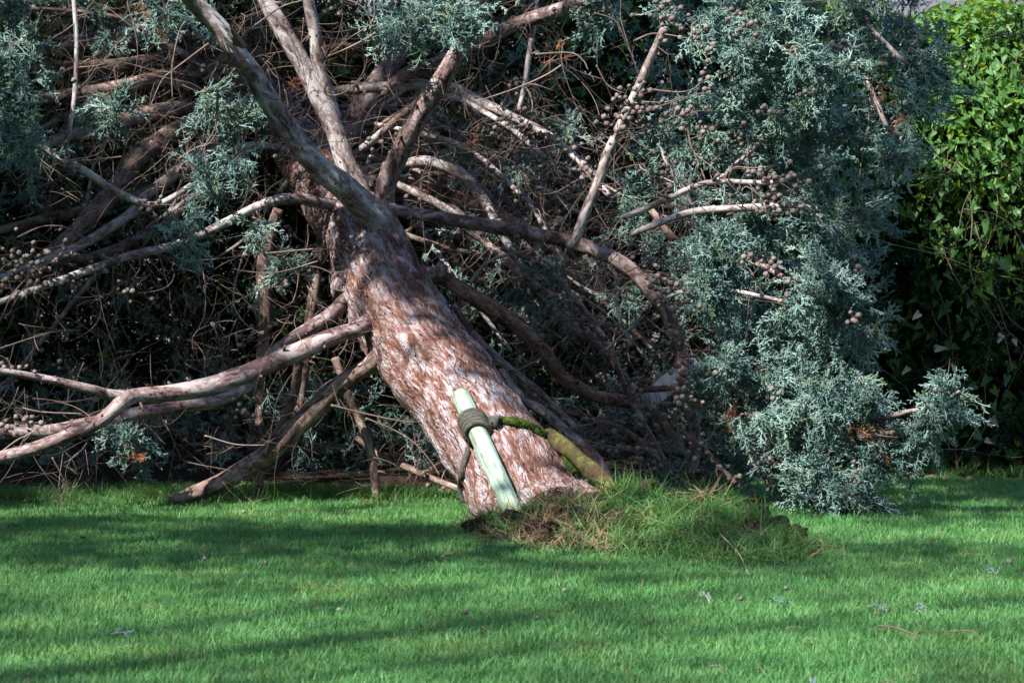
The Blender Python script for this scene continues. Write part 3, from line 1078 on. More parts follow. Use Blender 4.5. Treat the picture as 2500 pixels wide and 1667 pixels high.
# strand over the trunk to the right (mossy), and down the left side
def strand(pix, r, mat, name, lump=.1, label=None, wob=0.0):
    ps = [on_trunk(a, b, r * 0.75)[0] if len(q) == 2 else P(*q) for q in pix for a, b in [q[:2]]]
    s = spline(np.array(ps), 60)
    me = MB()
    rad = np.full(60, r) * (1 + wob * np.sin(np.linspace(0, 20, 60)))
    me.tube(s, rad, 12, lump=lump, seed=r * 1000)
    o = rel(obj(name, me.mesh(name, mat)), rope)
    if label:
        o['label'] = label
    return s


strand([(1118, 968), (1140, 966), (1165, 970), (1190, 976)], rr * 1.0, M_ROPE, 'strand')
ms = strand([(1140, 976), (1170, 974), (1200, 980), (1225, 990), (1245, 1002), (1262, 1012, 9.2), (1290, 1030, 9.14), (1305, 1058, 9.08), (1322, 1090, 9.02)], rr * 1.3, M_MOSS, 'mossy_strand', .25, 'moss covered length of the rope')
strand([(1096, 1000), (1088, 1018), (1080, 1040), (1072, 1062), (1066, 1090), (1063, 1118), (1068, 1150)], rr * 1.0, M_ROPE, 'strand')
# moss tufts on the rope and mossy stake
V_, Q_ = [], []
for _ in range(14):
    ribbon_blade(V_, Q_, (random.uniform(-.003, .003), random.uniform(-.003, .003), -.002), random.random() * 6.28, random.uniform(.004, .009), .0014, random.uniform(.1, 1), 2)
mt = source('moss_tuft', [mesh_np('moss_tuft', V_, np.array(Q_), [M_MOSS])])
mpnt, mdir = [], []
for _ in range(900):
    if random.random() < 0.6:
        i = rng.integers(4, 59)
        ctr, rad = ms[i], rr * 1.3
    else:
        i = rng.integers(1, 30)
        ctr, rad = mp[i], mr[i]
    d = unit(rng.normal(0, 1, 3) + np.array([0, -0.6, 0.6]))
    mpnt.append(ctr + d * rad * 0.95)
    mdir.append(d)
scatter('moss', mpnt, eulers(np.array(mdir)), rng.uniform(.7, 1.5, 900), mt, rope)

# pale board among the branches
bd = unit(P(1560, 862, 10.3) - P(1495, 915, 10.2))
bs = P(1490, 918, 10.22)
w = R(25, 10.2)
V_ = []
n_ = unit(np.cross(bd, [0, 1, 0]))
t_ = np.cross(bd, n_)
for s_ in (0, 0.5, 1.0):
    for a_, b_ in ((-1, -1), (1, -1), (1, 1), (-1, 1)):
        V_.append(bs + bd * s_ * 0.28 + n_ * a_ * w * (0.85 + .1 * s_) + t_ * b_ * 0.011 + bd * (0.018 * a_ if s_ == 0 else 0))
Fq = [(3, 2, 1, 0), (8, 9, 10, 11)] + [(4 * k + i, 4 * k + (i + 1) % 4, 4 * k + 4 + (i + 1) % 4, 4 * k + 4 + i) for k in (0, 1) for i in range(4)]
bo = obj('board', mesh_np('board', V_, Fq, [M_GREYWOOD], False))
tag(bo, 'weathered pale grey board lodged among the cypress branches', 'board')

# ------------------------------------------------------------------ twigs
def twig_mesh(p0, d0, length, r0, depth=0, mb=None, seed=0, droop=0.0):
    if mb is None:
        mb = MB()
    n = max(5, int(length / 0.022))
    pts_, dcur = [p0], unit(d0)
    w = rng.normal(0, 1, 3)
    st = length / n
    curl = rng.uniform(2.0, 7.0)
    for i in range(n):
        w = 0.8 * w + 0.45 * rng.normal(0, 1, 3)
        dcur = unit(dcur + np.cross(w, dcur) * st * curl * 1.25 + np.array([0, 0, -droop * st]))
        pts_.append(pts_[-1] + dcur * st)
    pts_ = np.array(pts_)
    if pts_[:, 2].min() < 0.01:
        pts_[:, 2] = np.maximum(pts_[:, 2], 0.012)
    r = r0 * (1 - 0.72 * np.linspace(0, 1, len(pts_)))
    mb.tube(pts_, r, 5 if depth == 0 else 4, seed=seed)
    ends = [(pts_[-1], dcur)]
    if depth < 2:
        for _ in range(rng.integers(1, 4) if depth == 0 else rng.integers(0, 3)):
            i = rng.integers(len(pts_) // 4, len(pts_) - 1)
            dd = unit(pts_[i + 1] - pts_[i] + 0.9 * rng.normal(0, 1, 3))
            _, e = twig_mesh(pts_[i], dd, length * rng.uniform(.3, .65), r[i] * .75, depth + 1, mb, seed, droop)
            ends += e
    return mb, ends


twig_ends = []
twigs = []
for li, (p, r) in enumerate(limb_paths):
    ln = np.linalg.norm(np.diff(p, axis=0), axis=1).sum()
    thick = r.mean()
    nt = int(ln * (9 if li < len(LIMBS) else 7)) + 1
    if thick > 0.026 and li < len(LIMBS):
        nt = int(ln * 3.0)
    for _ in range(nt):
        i = int(np.clip(rng.beta(1.4, 1.1) * (len(p) - 2), 1, len(p) - 2))
        T = unit(p[i + 1] - p[i])
        d = rng.normal(0, 1, 3)
        d = unit(d - T * np.dot(d, T))
        d = unit(d + T * rng.uniform(-.2, .9))
        if thick > 0.026 and d[1] < -0.3:
            d[1] *= -0.5
        L_ = rng.uniform(0.10, 0.42)
        r0 = rng.uniform(0.0013, 0.0030) * (0.8 + L_)
        mb, ends = twig_mesh(p[i], d, L_, r0, seed=len(twigs) * 1.3, droop=rng.uniform(-1.0, 2.5))
        twigs.append((L_ * r0 / p[i][1], mb))
        twig_ends += ends
# hand-placed long twigs seen clearly in the photo
HAND = [
    (10.0, [(1000, 10), (1020, 60)], 2), (10.2, [(1365, 30), (1415, 50), (1440, 105), (1456, 133)], 4),
    (10.0, [(720, 572), (600, 583), (470, 597), (398, 596), (360, 578)], 4), (9.9, [(555, 596), (543, 640), (536, 695), (560, 740), (600, 768)], 4),
    (9.9, [(536, 692), (505, 720), (495, 752), (440, 775)], 3), (10.0, [(458, 596), (458, 650), (480, 690), (495, 712)], 3),
    (10.0, [(260, 615), (262, 700), (285, 760), (300, 785)], 3), (9.8, [(730, 600), (640, 625), (580, 625), (535, 618)], 3),
    (9.7, [(380, 965), (410, 1040), (430, 1060), (530, 1080)], 3), (9.7, [(470, 1000), (540, 1020), (610, 1022)], 4),
    (9.9, [(590, 905), (660, 905), (720, 920)], 4), (9.7, [(760, 930), (840, 950), (930, 968), (980, 965)], 5),
    (9.7, [(840, 960), (900, 985), (950, 1015), (990, 1060), (1010, 1090)], 4),
    (9.5, [(15, 690), (60, 640), (95, 610)], 3), (9.5, [(0, 800), (60, 780), (130, 758)], 3), (9.5, [(0, 1040), (40, 1010), (70, 995), (120, 960)], 4),
    (9.4, [(30, 930), (90, 945), (190, 950)], 5), (9.45, [(180, 985), (215, 960), (240, 950)], 3),
    (9.5, [(120, 1050), (145, 1100), (140, 1130), (135, 1165)], 4), (9.5, [(145, 1100), (165, 1120), (180, 1105), (190, 1080)], 3),
    (10.0, [(1010, 310), (990, 330), (960, 340), (900, 345)], 4), (9.9, [(1290, 150), (1250, 175), (1180, 205), (1090, 235)], 4),
    (9.9, [(1230, 125), (1310, 122), (1340, 140), (1350, 160)], 5), (9.9, [(1455, 95), (1500, 78), (1560, 85), (1630, 100)], 5),
    (9.9, [(1485, 205), (1560, 212), (1600, 200), (1620, 165)], 5), (9.9, [(1480, 235), (1530, 235), (1570, 220)], 4), (9.9, [(1460, 272), (1530, 272), (1555, 230)], 4), (9.9, [(1465, 308), (1500, 305), (1550, 302)], 4),
    (9.9, [(1370, 150), (1395, 195), (1430, 215)], 4), (10.0, [(1080, 650), (1110, 610), (1150, 590), (1240, 570)], 9),
    (9.9, [(1020, 600), (1060, 580), (1110, 565)], 5), (9.9, [(1150, 870), (1230, 830), (1250, 810)], 6), (9.8, [(1390, 805), (1440, 760), (1480, 725)], 6),
    (9.9, [(1300, 620), (1400, 635), (1460, 615), (1500, 580)], 4), (9.8, [(1305, 920), (1340, 950), (1400, 990), (1440, 1010)], 4),
    (9.7, [(1300, 985), (1350, 975), (1385, 965)], 6), (9.6, [(1340, 1010), (1400, 1025), (1480, 1040)], 5), (9.6, [(1395, 1110), (1430, 1090), (1450, 1075)], 7),
    (9.6, [(1545, 935), (1560, 1000), (1575, 1050), (1555, 1090), (1552, 1130)], 5), (9.6, [(1500, 927), (1600, 926), (1640, 925), (1690, 945)], 4),
    (9.6, [(1660, 935), (1670, 970), (1675, 1000)], 5), (9.7, [(1600, 750), (1660, 770), (1700, 800), (1730, 815)], 6), (9.5, [(1740, 1040), (1790, 1055), (1810, 1075)], 3),
    (9.8, [(1560, 820), (1600, 820), (1650, 830), (1690, 845)], 5), (9.8, [(1850, 845), (1890, 800), (1905, 780), (1890, 770)], 4), (9.7, [(1580, 760), (1630, 750), (1660, 780), (1665, 810)], 5),
    (10.2, [(760, -10), (830, 15), (860, 70)], 5), (10.2, [(870, 70), (840, 90), (790, 115), (752, 130)], 5), (10.1, [(860, 0), (855, 50), (800, 90), (756, 125)], 4),
    (10.1, [(590, 55), (560, 80), (640, 20), (700, 0)], 5), (10.3, [(480, 100), (400, 160), (372, 185), (345, 245)], 5), (9.9, [(560, 195), (520, 205), (470, 214)], 5),
    (10.1, [(425, 50), (410, 80), (395, 160), (397, 240)], 4), (10.0, [(500, 210), (495, 290), (470, 340), (475, 380)], 5), (10.0, [(410, 365), (450, 340), (480, 330), (500, 300)], 4),
    (9.9, [(40, 545), (100, 520), (160, 525), (210, 560)], 4), (9.9, [(280, 360), (180, 370), (100, 365)], 4),
]
for d, pix, r in HAND:
    ctrl = np.array([P(a, b, d + 0.02 * math.sin(i)) for i, (a, b) in enumerate(pix)])
    s = spline(ctrl, 8 * len(pix))
    mb = MB()
    rad = R(r * 0.55, d) * (1 - 0.55 * np.linspace(0, 1, len(s)))
    mb.tube(s, rad, 6, seed=d * 7 + pix[0][0])
    for _ in range(2):
        i = rng.integers(2, len(s) - 2)
        twig_mesh(s[i], unit(s[i + 1] - s[i] + rng.normal(0, .7, 3)), rng.uniform(.05, .14), rad[i] * .6, 1, mb)
    twigs.append((1.0, mb))
# random hanging twigs in the dark hollow and at the right
for _ in range(1500):
    if _ % 5 == 0:
        q = P(rng.uniform(0, 850), rng.uniform(560, 1050), rng.uniform(9.7, 11.2))
    elif _ % 5 < 3:
        q = P(rng.uniform(950, 1650), rng.uniform(250, 1100), rng.uniform(9.9, 10.9))
    else:
        q = P(rng.uniform(0, 1300), rng.uniform(-40, 420), rng.uniform(10.2, 11.6))
    L_ = rng.uniform(.15, .45)
    r0 = rng.uniform(.0008, .0019)
    mb, e = twig_mesh(q, rng.normal(0, 1, 3) + np.array([0, 0, -.3]), L_, r0, seed=_ * 2.1, droop=rng.uniform(-1, 3))
    twigs.append((L_ * r0 / q[1], mb))
for p, r in limb_paths:
    for _ in range(int(len(p) * 0.05) + 1):
        i = int(rng.integers(2, len(p) - 2))
        T = unit(p[i + 1] - p[i])
        d = rng.normal(0, 1, 3)
        d = unit(d - T * np.dot(d, T) + T * rng.uniform(-.5, .8))
        b_ = p[i] + d * r[i] * .7
        L_ = rng.uniform(.015, .05)
        mb = MB()
        rs_ = rng.uniform(.003, .007)
        mb.tube(np.array([b_, b_ + d * L_ * .6, b_ + d * L_ + rng.normal(0, .004, 3)]), np.array([rs_ * 1.3, rs_, rs_ * .7]), 6, seed=i)
        twigs.append((0.0, mb))
twigs.sort(key=lambda t: -t[0])
rest = MB()
for i, (w_, mb) in enumerate(twigs):
    if i < 240:
        rel(obj('twig', mb.mesh('twig', M_TWIG)), tree)
    else:
        for V0, A0 in zip(mb.V, mb.A):
            pass
        off = 0
        rest.V += mb.V
        rest.A += mb.A
        rest.Q += [q_ + rest.n for q_ in mb.Q]
        rest.T += [t_ + rest.n for t_ in mb.T]
        rest.n += mb.n
o = rel(obj('fine_twigs', rest.mesh('fine_twigs', M_TWIG)), tree)
o['kind'] = 'stuff'

# ------------------------------------------------------------------ foliage
def sprig_mesh(name, mat, size, thick, order=3, seed=0):
    r_ = random.Random(seed)
    V, Fq = [], []

    def seg(a, b, ra, rb):
        d = (b - a)
        L = d.length
        if L < 1e-6:
            return
        d.normalize()
        u = d.orthogonal().normalized()
        w = d.cross(u)
        n0 = len(V)
        for c, rr_ in ((a, ra), (b, rb)):
            for k in range(3):
                th = k * 2.0944
                V.append(tuple(c + (u * math.cos(th) + w * math.sin(th)) * rr_))
        for k in range(3):
            Fq.append((n0 + k, n0 + (k + 1) % 3, n0 + 3 + (k + 1) % 3, n0 + 3 + k))

    def grow(a, d, L, lev):
        n = 4 if lev == 0 else (3 if lev == 1 else 2)
        th = thick * (1.15 - 0.15 * lev)
        side = r_.choice([-1, 1])
        for i in range(n):
            d = (d + Vector((r_.gauss(0, .14), r_.gauss(0, .14), r_.gauss(0, .14) + 0.03))).normalized()
            b = a + d * (L / n)
            seg(a, b, th * (1 - 0.12 * i), th * (1 - 0.12 * (i + 1)) * (0.7 if i == n - 1 else 1))
            if lev < order:
                for q in range(2 if lev < 2 else 1):
                    side = -side
                    ax = Vector((r_.gauss(0, 1), r_.gauss(0, 1), r_.gauss(0, 1))).cross(d).normalized()
                    dd = (d * 0.75 + ax * 0.75).normalized()
                    grow(a + (b - a) * r_.uniform(.2, .9), dd, L * r_.uniform(.32, .5) * (1 - 0.12 * i), lev + 1)
            a = b
    grow(Vector((0, 0, 0)), Vector((0, 0, 1)), size, 0)
    return mesh_np(name, V, np.array(Fq), [mat], True)


sprigs = source('cypress_sprig', [sprig_mesh('cypress_sprig', M_CYP, 0.10, 0.0021, 2, s) for s in range(8)])
dark_sprigs = source('hedge_sprig', [sprig_mesh('hedge_sprig', M_HEDGEIN, 0.15, 0.0024, 2, 40 + s) for s in range(4)])

CLUMPS = [  # x, y, rx, ry, depth, sprigs
    (990, 45, 110, 50, 10.0, 90), (900, 70, 50, 45, 10.2, 30), (1080, 20, 70, 45, 10.1, 40), (1350, 60, 60, 60, 10.4, 34), (1430, 20, 50, 50, 10.3, 30), (1540, 10, 80, 40, 10.2, 34),
    (1690, 40, 80, 60, 9.9, 60), (1620, 60, 60, 50, 9.9, 36), (1790, 60, 80, 60, 9.8, 70), (1740, 120, 80, 60, 9.8, 64), (1830, 110, 60, 60, 9.7, 56), (1700, 190, 80, 60, 9.8, 64), (1600, 230, 60, 50, 10.0, 30),
    (1860, 20, 70, 40, 10.2, 36), (1990, 40, 90, 60, 10.0, 60), (2080, 40, 60, 60, 10.1, 40), (2110, 110, 60, 70, 10.0, 50), (2140, 190, 55, 80, 10.0, 56), (2000, 160, 100, 60, 10.0, 60), (1900, 180, 80, 60, 9.9, 56),
    (2090, 280, 70, 70, 9.9, 56), (2000, 260, 70, 60, 10.0, 40), (1760, 240, 80, 60, 9.9, 50), (1830, 250, 70, 60, 9.8, 56), (1950, 320, 80, 70, 10.0, 44), (1640, 300, 70, 50, 10.0, 34), (1550, 345, 60, 55, 9.95, 44), (1720, 330, 70, 60, 10.1, 40),
    (2060, 360, 45, 50, 9.8, 40), (1930, 400, 60, 60, 9.9, 36), (1860, 350, 70, 60, 10.0, 40), (1440, 440, 60, 50, 10.0, 34), (1560, 420, 60, 50, 10.3, 24), (1900, 490, 60, 70, 9.9, 44), (1970, 500, 55, 60, 9.9, 46), (1930, 560, 60, 60, 9.9, 40),
    (1800, 520, 90, 60, 10.1, 40), (1690, 480, 70, 60, 10.3, 30), (1640, 530, 50, 50, 9.7, 36), (1620, 590, 50, 50, 9.65, 46), (1670, 600, 40, 40, 9.7, 30), (1615, 680, 50, 45, 9.6, 56), (1660, 650, 45, 40, 9.7, 36), (1750, 600, 70, 60, 10.1, 30),
    (1895, 640, 45, 50, 9.5, 60), (1850, 680, 50, 40, 9.5, 50), (1920, 690, 50, 40, 9.6, 40), (1780, 700, 60, 50, 9.9, 36), (1710, 680, 70, 60, 10.0, 36), (1950, 740, 55, 60, 9.7, 56), (1990, 770, 35, 50, 9.8, 30), (1900, 780, 70, 40, 9.9, 40), (1800, 770, 80, 50, 10.0, 40), (1690, 760, 70, 50, 10.2, 30),
    (1760, 790, 80, 50, 9.75, 40), (1690, 800, 60, 45, 9.8, 30), (1830, 810, 70, 40, 9.75, 34), (1680, 840, 60, 40, 9.6, 50), (1760, 860, 60, 40, 9.6, 50), (1620, 880, 45, 50, 9.7, 30), (1700, 890, 70, 40, 9.7, 44), (1800, 900, 60, 45, 9.6, 44), (1880, 915, 55, 45, 9.45, 60), (1840, 950, 50, 40, 9.6, 34), (1985, 905, 40, 45, 9.45, 44), (1940, 930, 40, 40, 9.5, 30), (2020, 960, 50, 40, 9.6, 30),
    (2175, 900, 38, 42, 9.35, 56), (2150, 950, 45, 40, 9.4, 48), (2130, 985, 35, 35, 9.45, 26), (2060, 1010, 60, 40, 9.5, 44), (2000, 1035, 70, 45, 9.5, 54), (2080, 1040, 40, 30, 9.5, 24), (1730, 960, 45, 40, 9.5, 34), (1780, 990, 60, 50, 9.9, 20), (1840, 1000, 60, 50, 9.5, 44), (1820, 1040, 50, 40, 9.6, 36),
    (1900, 1060, 60, 45, 9.4, 48), (1880, 1110, 50, 50, 9.4, 54), (1960, 1110, 45, 50, 9.4, 50), (1935, 1150, 45, 35, 9.4, 36), (1850, 1060, 40, 30, 9.7, 12), (1720, 1070, 70, 50, 10.1, 20), (1790, 1110, 60, 50, 9.95, 24), (1730, 1140, 70, 35, 9.95, 20), (1810, 1150, 40, 30, 9.8, 14), (1620, 1110, 60, 50, 10.1, 16), (1520, 1110, 60, 45, 10.2, 12), (1640, 1040, 50, 40, 10.1, 22),
    (30, 110, 60, 70, 9.8, 60), (50, 200, 60, 60, 9.8, 50), (20, 290, 50, 50, 9.8, 36), (90, 300, 45, 35, 9.8, 24), (40, 390, 70, 45, 10.3, 30), (20, 30, 60, 50, 10.4, 30), (240, 230, 60, 45, 10.4, 30), (270, 270, 40, 35, 10.2, 20), (230, 60, 50, 50, 10.6, 20), (380, 30, 90, 45, 10.6, 40), (330, 60, 60, 40, 10.9, 20),
    (480, 60, 50, 50, 10.5, 26), (460, 210, 45, 40, 10.3, 26), (560, 230, 60, 50, 10.5, 34), (500, 270, 60, 45, 10.4, 28), (540, 310, 50, 35, 10.5, 20), (540, 380, 60, 35, 10.0, 36), (480, 420, 50, 40, 9.9, 30), (440, 470, 40, 40, 9.9, 24), (430, 530, 40, 35, 9.85, 26), (440, 560, 35, 25, 9.85, 14), (580, 525, 30, 25, 10.3, 14),
    (270, 1000, 35, 35, 9.7, 20), (310, 1030, 35, 30, 9.7, 12), (655, 620, 25, 40, 10.5, 8), (1290, 650, 50, 45, 10.4, 20), (1240, 690, 50, 40, 10.5, 16), (1080, 330, 70, 50, 11.0, 30), (1180, 380, 60, 50, 10.9, 24), (1300, 300, 50, 45, 10.8, 20), (1480, 530, 50, 40, 10.3, 16), (1400, 900, 70, 60, 10.8, 20), (1440, 680, 60, 50, 10.5, 20),
]
fp, fd, BRANCHLETS = [], [], []
for x_, y_, rx, ry, d, n_ in CLUMPS:
    c = P(x_, y_, d)
    a_, b_ = R(rx, d), R(ry, d)
    n_ *= 0.74 if (y_ > 840 and 1400 < x_ < 1900) else (0.84 if x_ > 1400 else (0.6 if 400 < x_ < 620 and y_ > 180 else 1.0))
    nb = max(2, int(n_ * 0.13))
    bias = np.array([0.35 if x_ > 1400 else -0.10, -0.25, 0.02])
    inner = c - bias * np.array([a_, .1, b_]) * 0.8
    for _ in range(nb):
        u = unit(rng.normal(0, 1, 3)) * rng.random() ** 0.4
        tip = c + u * np.array([a_, min(a_, b_), b_]) * 1.05
        mid_ = 0.5 * (inner + tip) + np.array([0, 0, .02]) + rng.normal(0, .012, 3)
        br = spline(np.array([inner + rng.normal(0, .02, 3), mid_, tip]), 9)
        BRANCHLETS.append(br)
        ax = unit(br[-1] - br[3])
        for q in range(int(7 + 4 * rng.random())):
            i_ = int(rng.integers(2, 9))
            dv = unit(ax * 0.9 + 0.75 * rng.normal(0, 1, 3) + np.array([0, -.15, -.22]))
            fp.append(br[i_][None])
            fd.append(dv[None])
# deep foliage behind: fills the inside of the crown
nd = 1500
dx = rng.uniform(930, 2080, nd)
dy = rng.uniform(-60, 1170, nd)
dd = rng.uniform(10.75, 11.3, nd)
deep = np.array([P(a, b, c) for a, b, c in zip(dx, dy, dd)])
ok = (deep[:, 2] > 0.03) & (deep[:, 1] < hedge_front(deep[:, 0]) - 0.02) & (dx < 2110 - np.abs(dy - 250) * 0.22) & ((dx > 1480) | (rng.random(nd) < np.where(dy > 430, 0.35, 0.15)))
dx2 = rng.uniform(-120, 1000, 800)
dy2 = rng.uniform(-60, 1180, 800)
deep2 = np.array([P(a, b, c) for a, b, c in zip(dx2, dy2, rng.uniform(12.0, 12.8, 800))])
deep2 = deep2[deep2[:, 2] > 0.03]
deep3 = np.array([P(a, b, c) for a, b, c in zip(rng.uniform(-50, 1050, 380), rng.uniform(860, 1165, 380), rng.uniform(10.9, 11.8, 380))])
deep2 = np.vstack([deep2, deep3[deep3[:, 2] > 0.02]])
deep = np.vstack([deep[ok], deep2])
fp.append(deep)
fd.append(unit(rng.normal(0, 1, (len(deep), 3)) + np.array([0.1, -0.3, 0.1])))
fp, fd = np.vstack(fp), np.vstack(fd)
fp[:, 2] = np.maximum(fp[:, 2], 0.02)

mb = MB()
for q, br in enumerate(BRANCHLETS):
    br[:, 2] = np.maximum(br[:, 2], .012)
    mb.tube(br, np.linspace(.0030, .0014, len(br)), 4, seed=q)
o = rel(obj('branchlets', mb.mesh('branchlets', M_TWIG)), tree)
o['kind'] = 'stuff'
# lit places of the photo: the shading canopies have their gaps along these sun rays
SPOTS = []
def spot(x_, y_, d, r):
    SPOTS.append((P(x_, y_, d), r))
for x_, y_, r in ((640, 1192, .05), (760, 1196, .06), (860, 1190, .09), (960, 1188, .09), (1050, 1186, .08), (1100, 1190, .07), (40, 1150, .08), (150, 1148, .08), (260, 1152, .07), (340, 1155, .05), (60, 1175, .05), (1730, 1205, .08), (1830, 1222, .10), (1930, 1228, .12), (2030, 1235, .13), (2140, 1240, .14), (2250, 1245, .15), (2340, 1255, .15), (2330, 1200, .10),
                  (2150, 1150, .06), (2250, 1150, .06), (2330, 1170, .08)):
    SPOTS.append((ground(x_, y_), r * .75 - .07))
for x_, y_, d, r in (
        (785, 650, 10.2, .04), (800, 720, 10.0, .06), (845, 785, 9.9, .06), (890, 850, 9.7, .06), (970, 770, 9.9, .03), (1010, 810, 9.6, .05), (1080, 900, 9.4, .06), (935, 960, 9.6, .04), (1150, 1000, 9.2, .05), (1230, 1080, 9.1, .06), (1180, 1130, 9.0, .04), (1075, 930, 9.4, .05), (1130, 1060, 9.1, .04), (1340, 1090, 9.0, .04), (1390, 1130, 8.9, .04), (1040, 1080, 9.3, .03),
        (1600, 1200, 8.5, .04), (1430, 1240, 8.2, .03),
        (745, 440, 11.1, .03),
        (540, 120, 10.1, .08), (600, 200, 10.1, .08), (660, 290, 10.1, .08), (730, 370, 10.2, .08), (790, 425, 10.3, .04), (460, 20, 10.1, .07),
        (690, 120, 10.7, .05), (770, 300, 10.7, .04), (720, 60, 10.6, .05), (1000, 200, 10.3, .035), (950, 300, 10.4, .035), (900, 410, 10.5, .04), (860, 190, 11.2, .05), (1060, 100, 10.2, .03),
        (1350, 480, 10.0, .06), (1390, 370, 10.0, .06), (1430, 280, 9.9, .06), (1470, 190, 9.9, .06), (1510, 90, 9.9, .06), (1330, 545, 10.0, .04), (1200, 50, 10.4, .06), (1300, 20, 10.4, .07), (1120, 85, 10.6, .05),
        (990, 30, 10.0, .12), (1060, 20, 10.0, .10), (930, 60, 10.1, .07), (1350, 50, 10.3, .06), (1640, 50, 9.9, .08), (1700, 40, 9.9, .10), (1790, 70, 9.8, .13), (1840, 110, 9.7, .10), (1740, 130, 9.8, .10), (1690, 190, 9.8, .10), (1640, 170, 9.8, .06), (1530, 40, 9.9, .08), (1570, 90, 9.9, .06), (1860, 190, 9.8, .07), (1960, 160, 9.9, .07), (2010, 40, 9.9, .05),
        (1550, 340, 9.9, .05), (1700, 280, 9.8, .05), (1620, 590, 9.6, .07), (1610, 690, 9.6, .07), (1640, 650, 9.6, .05), (1895, 630, 9.4, .07), (1880, 690, 9.4, .06), (1840, 690, 9.5, .05), (1700, 830, 9.6, .05), (1750, 850, 9.5, .05), (1880, 910, 9.4, .06), (1920, 930, 9.4, .05), (1990, 895, 9.4, .05), (2170, 895, 9.35, .07), (2150, 940, 9.4, .05), (2080, 985, 9.5, .04), (1840, 1010, 9.5, .03), (1870, 1100, 9.4, .04), (1720, 970, 9.5, .03), (1780, 430, 9.9, .05), (1850, 470, 9.9, .04), (2060, 270, 9.9, .04),
        (390, 250, 11.1, .06), (330, 262, 11.0, .05), (330, 350, 10.9, .04), (500, 510, 10.2, .05), (560, 485, 10.3, .05), (200, 220, 11.3, .03), (330, 140, 11.5, .03), (290, 490, 10.4, .04), (220, 540, 10.3, .05), (430, 375, 10.6, .05), (650, 460, 10.5, .04), (320, 455, 10.2, .04), (160, 370, 10.1, .04), (50, 130, 9.8, .06), (40, 620, 10.0, .08), (110, 600, 10.1, .07), (20, 660, 10.0, .06), (250, 300, 10.3, .05), (180, 20, 11.5, .06), (100, 640, 10.0, .05),
        (780, 770, 9.8, .06), (700, 800, 9.75, .06), (620, 830, 9.7, .06), (540, 860, 9.65, .06), (460, 885, 9.6, .06), (380, 900, 9.5, .06), (310, 905, 9.45, .06), (220, 900, 9.4, .04), (120, 872, 9.35, .04), (245, 950, 9.4, .05), (40, 985, 9.5, .06), (90, 990, 9.5, .06), (20, 950, 9.5, .05), (840, 850, 9.75, .04), (815, 870, 9.75, .04), (770, 900, 9.8, .03), (630, 600, 11.0, .03), (690, 850, 10.3, .025), (300, 1040, 9.7, .03), (440, 1150, 9.8, .04), (280, 1000, 9.7, .04), (560, 950, 9.8, .03),
        (2200, 40, 11.5, .18), (2290, 60, 11.5, .22), (2380, 60, 11.5, .25), (2220, 140, 11.4, .15), (2300, 180, 11.4, .2), (2380, 200, 11.4, .2), (1900, 30, 11.8, .12), (1870, 15, 12, .12), (2250, 260, 11.35, .12), (2340, 300, 11.35, .12), (2180, 230, 11.35, .08), (50, 5, 13.5, .12), (300, 115, 13.2, .10), (1365, 170, 11.5, .06), (1780, 20, 11.8, .1), (2180, 330, 11.35, .1), (2270, 350, 11.35, .12), (2350, 390, 11.35, .1), (2150, 420, 11.35, .05), (2250, 430, 11.35, .06), (2200, 550, 11.3, .04), (2300, 120, 11.5, .2), (2390, 280, 11.4, .15)):
    spot(x_, y_, d, r * (1.2 if 1400 < x_ < 2180 else 1.0))
SP = np.array([s[0] for s in SPOTS])
SR = np.array([s[1] for s in SPOTS])


def open_to_sun(C, grow, near=0.45):
    """True where a leaf clump at C would stand in one of the gaps"""
    W = C[:, None, :] - SP[None]
    t = W @ SUN
    d2 = (W ** 2).sum(2) - t ** 2
    return ((t > near) & (d2 < (SR + grow)[None] ** 2)).any(1)


# unseen crown of the fallen tree above the frame, thickened to darken the hollow
nu = 13500
up = np.stack([rng.uniform(-3.4, 1.6, nu), rng.uniform(8.9, 13.6, nu), rng.uniform(1.75, 3.9, nu)], 1)
up = up[(up[:, 1] > 9.8) | (up[:, 0] < -0.1)]
side = np.stack([rng.uniform(-3.6, -1.75, 1500), rng.uniform(9.8, 13.0, 1500), rng.uniform(0.05, 2.2, 1500)], 1)
side = side[side[:, 0] < -0.19 * side[:, 1] - 0.12]
vis_top = CAMZ + (HOR + 30) * up[:, 1] / F
up = up[(up[:, 2] > vis_top + 0.08)]
dens = np.array([noise.noise(Vector(q) * 1.6) for q in up])
up = up[dens > -0.32]
up = np.vstack([up, side])
up = up[~open_to_sun(up, 0.24)]
up = up[(up[:, 0] < -0.4) | (rng.random(len(up)) < 0.5)]
# unseen sprays added above the fork to mottle the light on the upper trunk
for x_, y_, n_ in ((800, 560, 11), (850, 570, 13), (900, 600, 12), (830, 625, 10), (900, 655, 7), (960, 650, 6)):
    q = P(x_, y_, 10.45)[None] + SUN[None] * rng.uniform(1.45, 2.1, (n_, 1)) + rng.normal(0, .055, (n_, 3))
    up = np.vstack([up, q])
blk = open_to_sun(fp, 0.0, 0.16) & (rng.random(len(fp)) < 0.85)
fp, fd = fp[~blk], fd[~blk]
allp = np.vstack([fp, up])
alld = np.vstack([fd, unit(rng.normal(0, 1, (len(up), 3)) + np.array([0, 0, .4]))])
scl = rng.uniform(0.55, 1.40, len(allp))
scl[len(fp):] *= 2.0
crown = scatter('foliage', allp, eulers(alld), scl, sprigs, tree)
crown['label'] = 'blue green cypress sprays'

